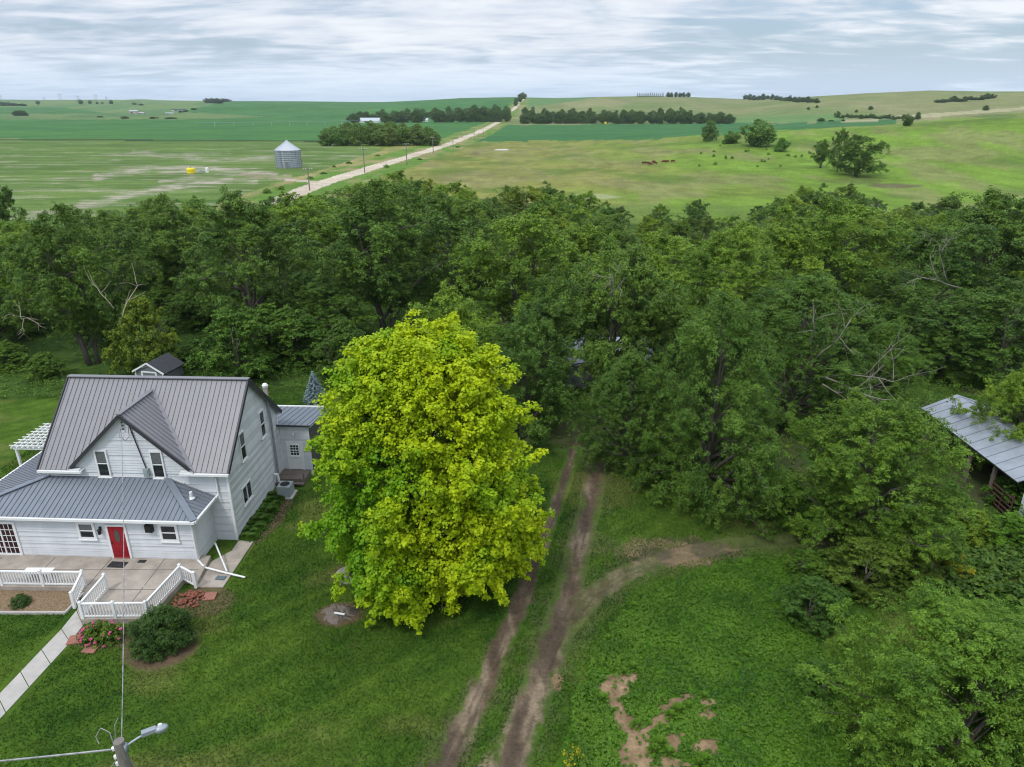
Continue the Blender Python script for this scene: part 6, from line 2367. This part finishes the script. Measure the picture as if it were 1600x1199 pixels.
def on_track(x, y, k=1.0):
    m = np.zeros(x.shape, bool)
    for pts, w in ((RUT1, .55), (RUT2, .8), (RUT3, .7)):
        d, _ = dpoly(x, y, pts)
        m |= d < w * k
    return m


GPOLY = [(860, 1230), (895, 1120), (925, 1030), (985, 950), (1080, 895), (1160, 872), (1240, 880), (1275, 1000), (1310, 1100), (1330, 1240)]

def house_clear(x, y):
    c, s = math.cos(-HYAW), math.sin(-HYAW)
    lx = (x - HX) * c - (y - HY) * s
    ly = (x - HX) * s + (y - HY) * c
    m = (lx > -15.5) & (lx < 1.1) & (ly > -4.6) & (ly < 12.5)
    m |= (lx > -4) & (lx < 2.5) & (ly > 5.9) & (ly < 12.5)
    m |= inpoly(x, y, [(-40, 29.0), (-22.4, 29.0), (-23.3, 15), (-21.4, 15), (-20.9, 28.2), (-17.8, 28.2), (-15.1, 30.9), (-15.0, 36), (-17, 36), (-40, 36)])
    return m


# lawn grass: short blades
rng, x, y, px, py = scatter(520000, -36, 26, 14, 62, 91)
edge = np.interp(px, EDGE_PX, EDGE_PY)
keep = (py > edge - 8) & (px > -60) & (px < 1660) & ~house_clear(x, y) & ~on_track(x, y, 0.95) & ~inpoly(px, py, GPOLY)
keep &= np.hypot((x + 16.6) / 1.8, (y - 26.7) / 1.6) > 1
keep &= np.hypot((x + 8.7) / 1.1, (y - 29.05) / 0.85) > 1
x, y = x[keep], y[keep]
n_ = len(x)
a = rng.uniform(0, 6.28, n_)
hgt = rng.uniform(0.05, 0.11, n_) * (0.7 + 0.8 * fbm(x / 2, y / 2, 3))
wd = rng.uniform(0.018, 0.035, n_)
dx_, dy_ = np.cos(a) * wd, np.sin(a) * wd
lx_, ly_ = rng.normal(size=n_) * 0.05, rng.normal(size=n_) * 0.05
V = np.stack([np.stack([x - dx_, y - dy_, np.zeros(n_)], 1), np.stack([x + dx_, y + dy_, np.zeros(n_)], 1), np.stack([x + lx_, y + ly_, hgt], 1)], 1)
tint = np.clip((lawn_tone(x, y) - 0.45) * 1.5 + 0.42 + rng.normal(size=n_) * 0.10, 0, 1)
dry = sstep(0.55, 0.75, fbm(x / 4 + 70, y / 2.5, 4)) * 0.55 + (rng.random(n_) < 0.03) * 0.4
o = link('grass', quads_mesh('grass', V, M['grass'], {'tint': tint, 'hue': np.clip(dry, 0, 1)}, 3))
tag(o, 'short mown green grass of the lawn around the house', 'grass', kind='stuff')

# garden cover crop: little leafy plants
rng, x, y, px, py = scatter(34000, 1, 18, 15, 36, 92)
pj = px + (fbm(x / .7, y / .7, 3) - .5) * 30
qj = py + (fbm(x / .7 + 30, y / .7, 3) - .5) * 30
pxs = px + (fbm(x / 0.5 + 11, y / 0.5, 4) - 0.5) * 46
pys = py + (fbm(x / 0.5 + 51, y / 0.5, 4) - 0.5) * 34
sp = straw_mask(pxs + rng.normal(size=len(x)) * 5, pys + rng.normal(size=len(x)) * 4) & (rng.random(len(x)) < 0.93)
keep = inpoly(pj, qj, GPOLY) & ~sp
row = np.abs(((x + 0.12 * y + 0.3 * fbm(x, y / 3, 2)) / 1.15) % 1 - 0.5)
keep &= (row > 0.10) | (rng.random(len(x)) < 0.55)
x, y, px, py = x[keep], y[keep], px[keep], py[keep]
tall = np.clip(sstep(1060, 940, px + (py - 1000) * 0.35) + 0.12, 0.12, 1)
big_ = fbm(x / 0.8 + 3, y / 0.8, 3)
C = np.stack([x, y, 0.05 + 0.16 * tall * big_], 1)
V, tint, idx = clumps_to_leaves(C, 0.08 + 0.13 * tall * big_ * rng.uniform(.6, 1.3, len(x)), 12, 0.085, rng, np.array([7, 25, -6.0]), 0.7, 0.8, 0.75, 0.1, 0.4)
ct = fbm(x / 1.5, y / 1.5, 4)
tint = np.clip(tint * 0.6 + (ct[idx] - .5) * 1.6 + 0.30, 0, 1)
fl = (np.hypot((px - 885) / 26, (py - 1185) / 20) < 1) & (rng.random(len(px)) < .5)
o = link('garden_plants', quads_mesh('garden_plants', V, M['garden'], {'tint': tint, 'hue': fl[idx] * rng.uniform(.3, 1, len(idx))}))
tag(o, 'dense low green crop and weeds covering the garden plot', 'plants', kind='stuff')

# large leafy weeds on the garden plot
def big_weed():
    t = bpy.data.objects.new('leafy_weed', None)
    q = []
    for k in range(22):
        a = k * 2.4
        el = 0.15 + 1.1 * (k / 22)
        L = 0.42
        dr = np.array([math.cos(a) * math.cos(el), math.sin(a) * math.cos(el), math.sin(el)])
        sd = np.array([-math.sin(a), math.cos(a), 0]) * 0.075
        base = dr * 0.06
        tip = dr * L + np.array([0, 0, -0.06])
        mid = dr * L * .6 + np.array([0, 0, 0.05])
        q.append([base, mid - sd, tip, mid + sd])
    V = np.array(q)
    return quads_mesh('leafy_weed', V, M['garden'], {'tint': np.random.default_rng(4).uniform(0.5, 1, len(V)), 'hue': np.zeros(len(V))})


wm = big_weed()
for i, (px, py, s) in enumerate([(988, 1045, 1), (975, 1052, .8), (940, 1095, 1.1), (932, 1085, .8), (912, 1128, 1), (1060, 1112, 1.1), (1048, 1120, .9), (1075, 1105, .8), (995, 1135, .9), (1030, 1165, 1.2), (1022, 1175, 1), (1045, 1178, .9), (1100, 1190, 1.1), (1092, 1196, .9), (1165, 1025, .8), (1160, 1145, .8), (1150, 1040, .6), (1235, 965, .7), (1222, 960, .6), (1100, 1090, .8), (1175, 1090, .6), (1000, 1010, .7), (950, 1000, .8), (960, 985, .7), (975, 960, .7), (990, 948, .8), (930, 1030, .7), (1140, 1005, .5)]):
    o = link('leafy_weed', wm)
    o.location = P(px, py)
    o.scale = (s, s, s)
    o.rotation_euler = (0, 0, rf.random() * 6)
    tag(o, 'single large leaved pale green weed on the garden plot', 'weed', 'large leaved weeds on the garden plot')
# weeds and undergrowth on the woodland floor
rng, x, y, px, py = scatter(46000, -75, 62, 27, 112, 93)
edge = np.interp(px, EDGE_PX, EDGE_PY)
top_ = np.interp(px, TOP_PX, TOP_PY)
keep = (py < edge + 3) & (py > top_) & ~on_track(x, y, 1.3) & (px > -80) & (px < 1700)
keep &= ~house_clear(x, y)
keep &= ~((x > 30.4) & (x < 37.3) & (y > 37.2) & (y < 48.8))
keep &= (np.hypot((px - 1055) / 115, (py - 855) / 40) > 1)
dens = fbm(x / 3.5, y / 3.5, 4)
keep &= dens + rng.normal(size=len(x)) * 0.12 > 0.42
x, y = x[keep], y[keep]
dn = fbm(x / 3.5, y / 3.5, 4)
hs = np.clip((dn - 0.38) * 3, 0.15, 1) * 0.55
C = np.stack([x, y, hs * 0.5], 1)
V, tint, idx = clumps_to_leaves(C, 0.18 + hs * rng.uniform(.5, 1.2, len(x)), 15, 0.17, rng, np.array([0, 70, -40.0]), 0.9, 0.8, 0.5, 0.0, 0.3)
o = link('undergrowth', quads_mesh('undergrowth', V, M['shrubleaf'], {'tint': tint}))
o.color = (0.68, 0.76, 0.65, 1)
tag(o, 'tall green weeds and undergrowth covering the floor of the woods', 'undergrowth', kind='stuff')
# squash patch at the right edge
rng, x, y, px, py = scatter(2600, 20, 36, 28, 36, 94)
keep = inpoly(px, py, [(1440, 905), (1520, 862), (1700, 858), (1700, 960), (1480, 930)])
x, y = x[keep], y[keep]
C = np.stack([x, y, rng.uniform(0.15, 0.45, len(x))], 1)
V, tint, idx = clumps_to_leaves(C, np.full(len(x), 0.22), 8, 0.24, rng, np.array([28, 32, -8.0]), 0.6, 0.9, 0.9, 0, 0.3)
o = link('squash_leaves', quads_mesh('squash_leaves', V, M['garden'], {'tint': tint, 'hue': tint * 0}))
o.color = (1.0, 0.85, 1.3, 1)
tag(o, 'patch of large pale green squash leaves at the right edge', 'plants', kind='stuff')

# ------------------------------------------------------------------ sky, sun, haze, render settings
w = bpy.data.worlds.new('World')
sc.world = w
w.use_nodes = True
nt = w.node_tree
n, l = nt.nodes, nt.links
bg = n['Background']
bg.inputs['Strength'].default_value = 0.10
SUN_EL, SUN_AZ = R(56), R(215)     # azimuth clockwise from +Y
sky = n.new('ShaderNodeTexSky')
sky.sky_type = 'NISHITA'
sky.sun_disc = False
sky.sun_elevation = SUN_EL
sky.sun_rotation = SUN_AZ
sky.air_density = 1.0
sky.dust_density = 1.5
sky.ozone_density = 1.5
tc = n.new('ShaderNodeTexCoord')
sep = n.new('ShaderNodeSeparateXYZ')
l.new(tc.outputs['Generated'], sep.inputs[0])


def mth(op, a, b=None, c=None):
    m = n.new('ShaderNodeMath')
    m.operation = op
    for i, q in enumerate((a, b, c)):
        if q is None:
            continue
        if isinstance(q, (int, float)):
            m.inputs[i].default_value = q
        else:
            l.new(q, m.inputs[i])
    return m.outputs[0]


zz = mth('ADD', mth('MAXIMUM', sep.outputs['Z'], 0.0), 0.105)
cu = mth('DIVIDE', sep.outputs['X'], zz)
cv = mth('DIVIDE', sep.outputs['Y'], zz)
cmb = n.new('ShaderNodeCombineXYZ')
l.new(cu, cmb.inputs[0])
l.new(cv, cmb.inputs[1])


def wnoise(scale, stretch, off, detail=6, rough=0.55, dist=0.0):
    mp = n.new('ShaderNodeMapping')
    mp.inputs['Scale'].default_value = stretch
    mp.inputs['Location'].default_value = off
    mp.inputs['Rotation'].default_value = (0, 0, R(-14))
    l.new(cmb.outputs[0], mp.inputs['Vector'])
    z = n.new('ShaderNodeTexNoise')
    z.inputs['Scale'].default_value = scale
    z.inputs['Detail'].default_value = detail
    z.inputs['Roughness'].default_value = rough
    z.inputs['Distortion'].default_value = dist
    l.new(mp.outputs[0], z.inputs['Vector'])
    return z.outputs['Fac']


def mrange(v, a, b, c=0.0, d=1.0):
    m = n.new('ShaderNodeMapRange')
    m.interpolation_type = 'SMOOTHSTEP'
    m.inputs[1].default_value = a
    m.inputs[2].default_value = b
    m.inputs[3].default_value = c
    m.inputs[4].default_value = d
    l.new(v, m.inputs[0])
    return m.outputs[0]


big = wnoise(0.34, (0.75, 1.0, 1), (3.1, 1.7, 0), 4, 0.5, 0.5)
small = wnoise(1.7, (0.62, 1.0, 1), (7.7, 2.2, 0), 5, 0.5, 0.8)
fine = wnoise(5.2, (0.60, 1.0, 1), (1.2, 9.2, 0), 4, 0.5, 0.4)
tex = mth('ADD', mth('MULTIPLY', big, 0.38), mth('ADD', mth('MULTIPLY', small, 0.40), mth('MULTIPLY', fine, 0.22)))
# more open sky towards the right and near the horizon there
az = mth('DIVIDE', sep.outputs['X'], mth('MAXIMUM', sep.outputs['Y'], 0.05))
opn = mth('MULTIPLY', mrange(az, 0.0, 0.55), mrange(sep.outputs['Z'], 0.16, 0.03))
cover = mrange(mth('SUBTRACT', tex, mth('MULTIPLY', opn, 0.13)), 0.36, 0.52)
cover = mth('MULTIPLY', cover, 0.93)
lit = mrange(tex, 0.38, 0.64)
ramp = n.new('ShaderNodeMix')
ramp.data_type = 'RGBA'
ramp.inputs['A'].default_value = (5.4, 6.3, 7.7, 1)
ramp.inputs['B'].default_value = (9.0, 9.35, 9.8, 1)
l.new(lit, ramp.inputs['Factor'])
blue = n.new('ShaderNodeMix')
blue.data_type = 'RGBA'
blue.inputs['Factor'].default_value = 0.45
l.new(sky.outputs[0], blue.inputs['A'])
blue.inputs['B'].default_value = (4.9, 6.6, 8.6, 1)
mix = n.new('ShaderNodeMix')
mix.data_type = 'RGBA'
l.new(cover, mix.inputs['Factor'])
l.new(blue.outputs['Result'], mix.inputs['A'])
l.new(ramp.outputs['Result'], mix.inputs['B'])
hz = n.new('ShaderNodeMix')   # paler, bluer air low down
hz.data_type = 'RGBA'
hz.inputs['B'].default_value = (6.6, 8.2, 10.0, 1)
l.new(mix.outputs['Result'], hz.inputs['A'])
l.new(mrange(sep.outputs['Z'], 0.075, 0.0, 0.0, 0.75), hz.inputs['Factor'])
zen = n.new('ShaderNodeVectorMath')
zen.operation = 'SCALE'
l.new(hz.outputs['Result'], zen.inputs[0])
l.new(mrange(sep.outputs['Z'], 0.16, 0.75, 1.0, 1.7), zen.inputs['Scale'])   # overcast skies are brighter overhead
l.new(zen.outputs[0], bg.inputs['Color'])

sl = bpy.data.lights.new('sun', 'SUN')
sl.energy = 1.5
sl.angle = R(10)
sl.color = (1.0, 0.96, 0.90)
so = bpy.data.objects.new('sun', sl)
COL.objects.link(so)
dv = Vector((math.sin(SUN_AZ) * math.cos(SUN_EL), math.cos(SUN_AZ) * math.cos(SUN_EL), math.sin(SUN_EL)))
so.rotation_euler = (-dv).to_track_quat('-Z', 'Y').to_euler()
so.location = (0, 0, 100)

HAZE = 0.00007
if HAZE:
    hb = MB()
    hb.box((0, 3000, 39), (13200, 6800, 81.5))
    ho = hb.build('haze', M['white'])
    ho.data.materials.clear()
    hm = bpy.data.materials.new('pale_air')
    hm.use_nodes = True
    hn = hm.node_tree.nodes
    hn.remove(hn['Principled BSDF'])
    pv = hn.new('ShaderNodeVolumePrincipled')
    pv.inputs['Color'].default_value = (0.80, 0.88, 1.0, 1)
    pv.inputs['Density'].default_value = HAZE
    pv.inputs['Anisotropy'].default_value = 0.2
    hm.node_tree.links.new(pv.outputs[0], hn['Material Output'].inputs['Volume'])
    ho.data.materials.append(hm)
    tag(ho, kind='stuff')

sc.render.engine = 'CYCLES'
vs = sc.view_settings
vs.view_transform = 'Standard'
vs.look = 'None'
vs.exposure = 0.08
vs.gamma = 1.0
vs.use_curve_mapping = False
cy = sc.cycles
cy.max_bounces = 6
cy.diffuse_bounces = 2
cy.glossy_bounces = 2
cy.transmission_bounces = 3
cy.transparent_max_bounces = 6
cy.volume_bounces = 0
cy.use_denoising = True
cy.filter_width = 1.1
cy.sample_clamp_indirect = 4
sc.render.film_transparent = False
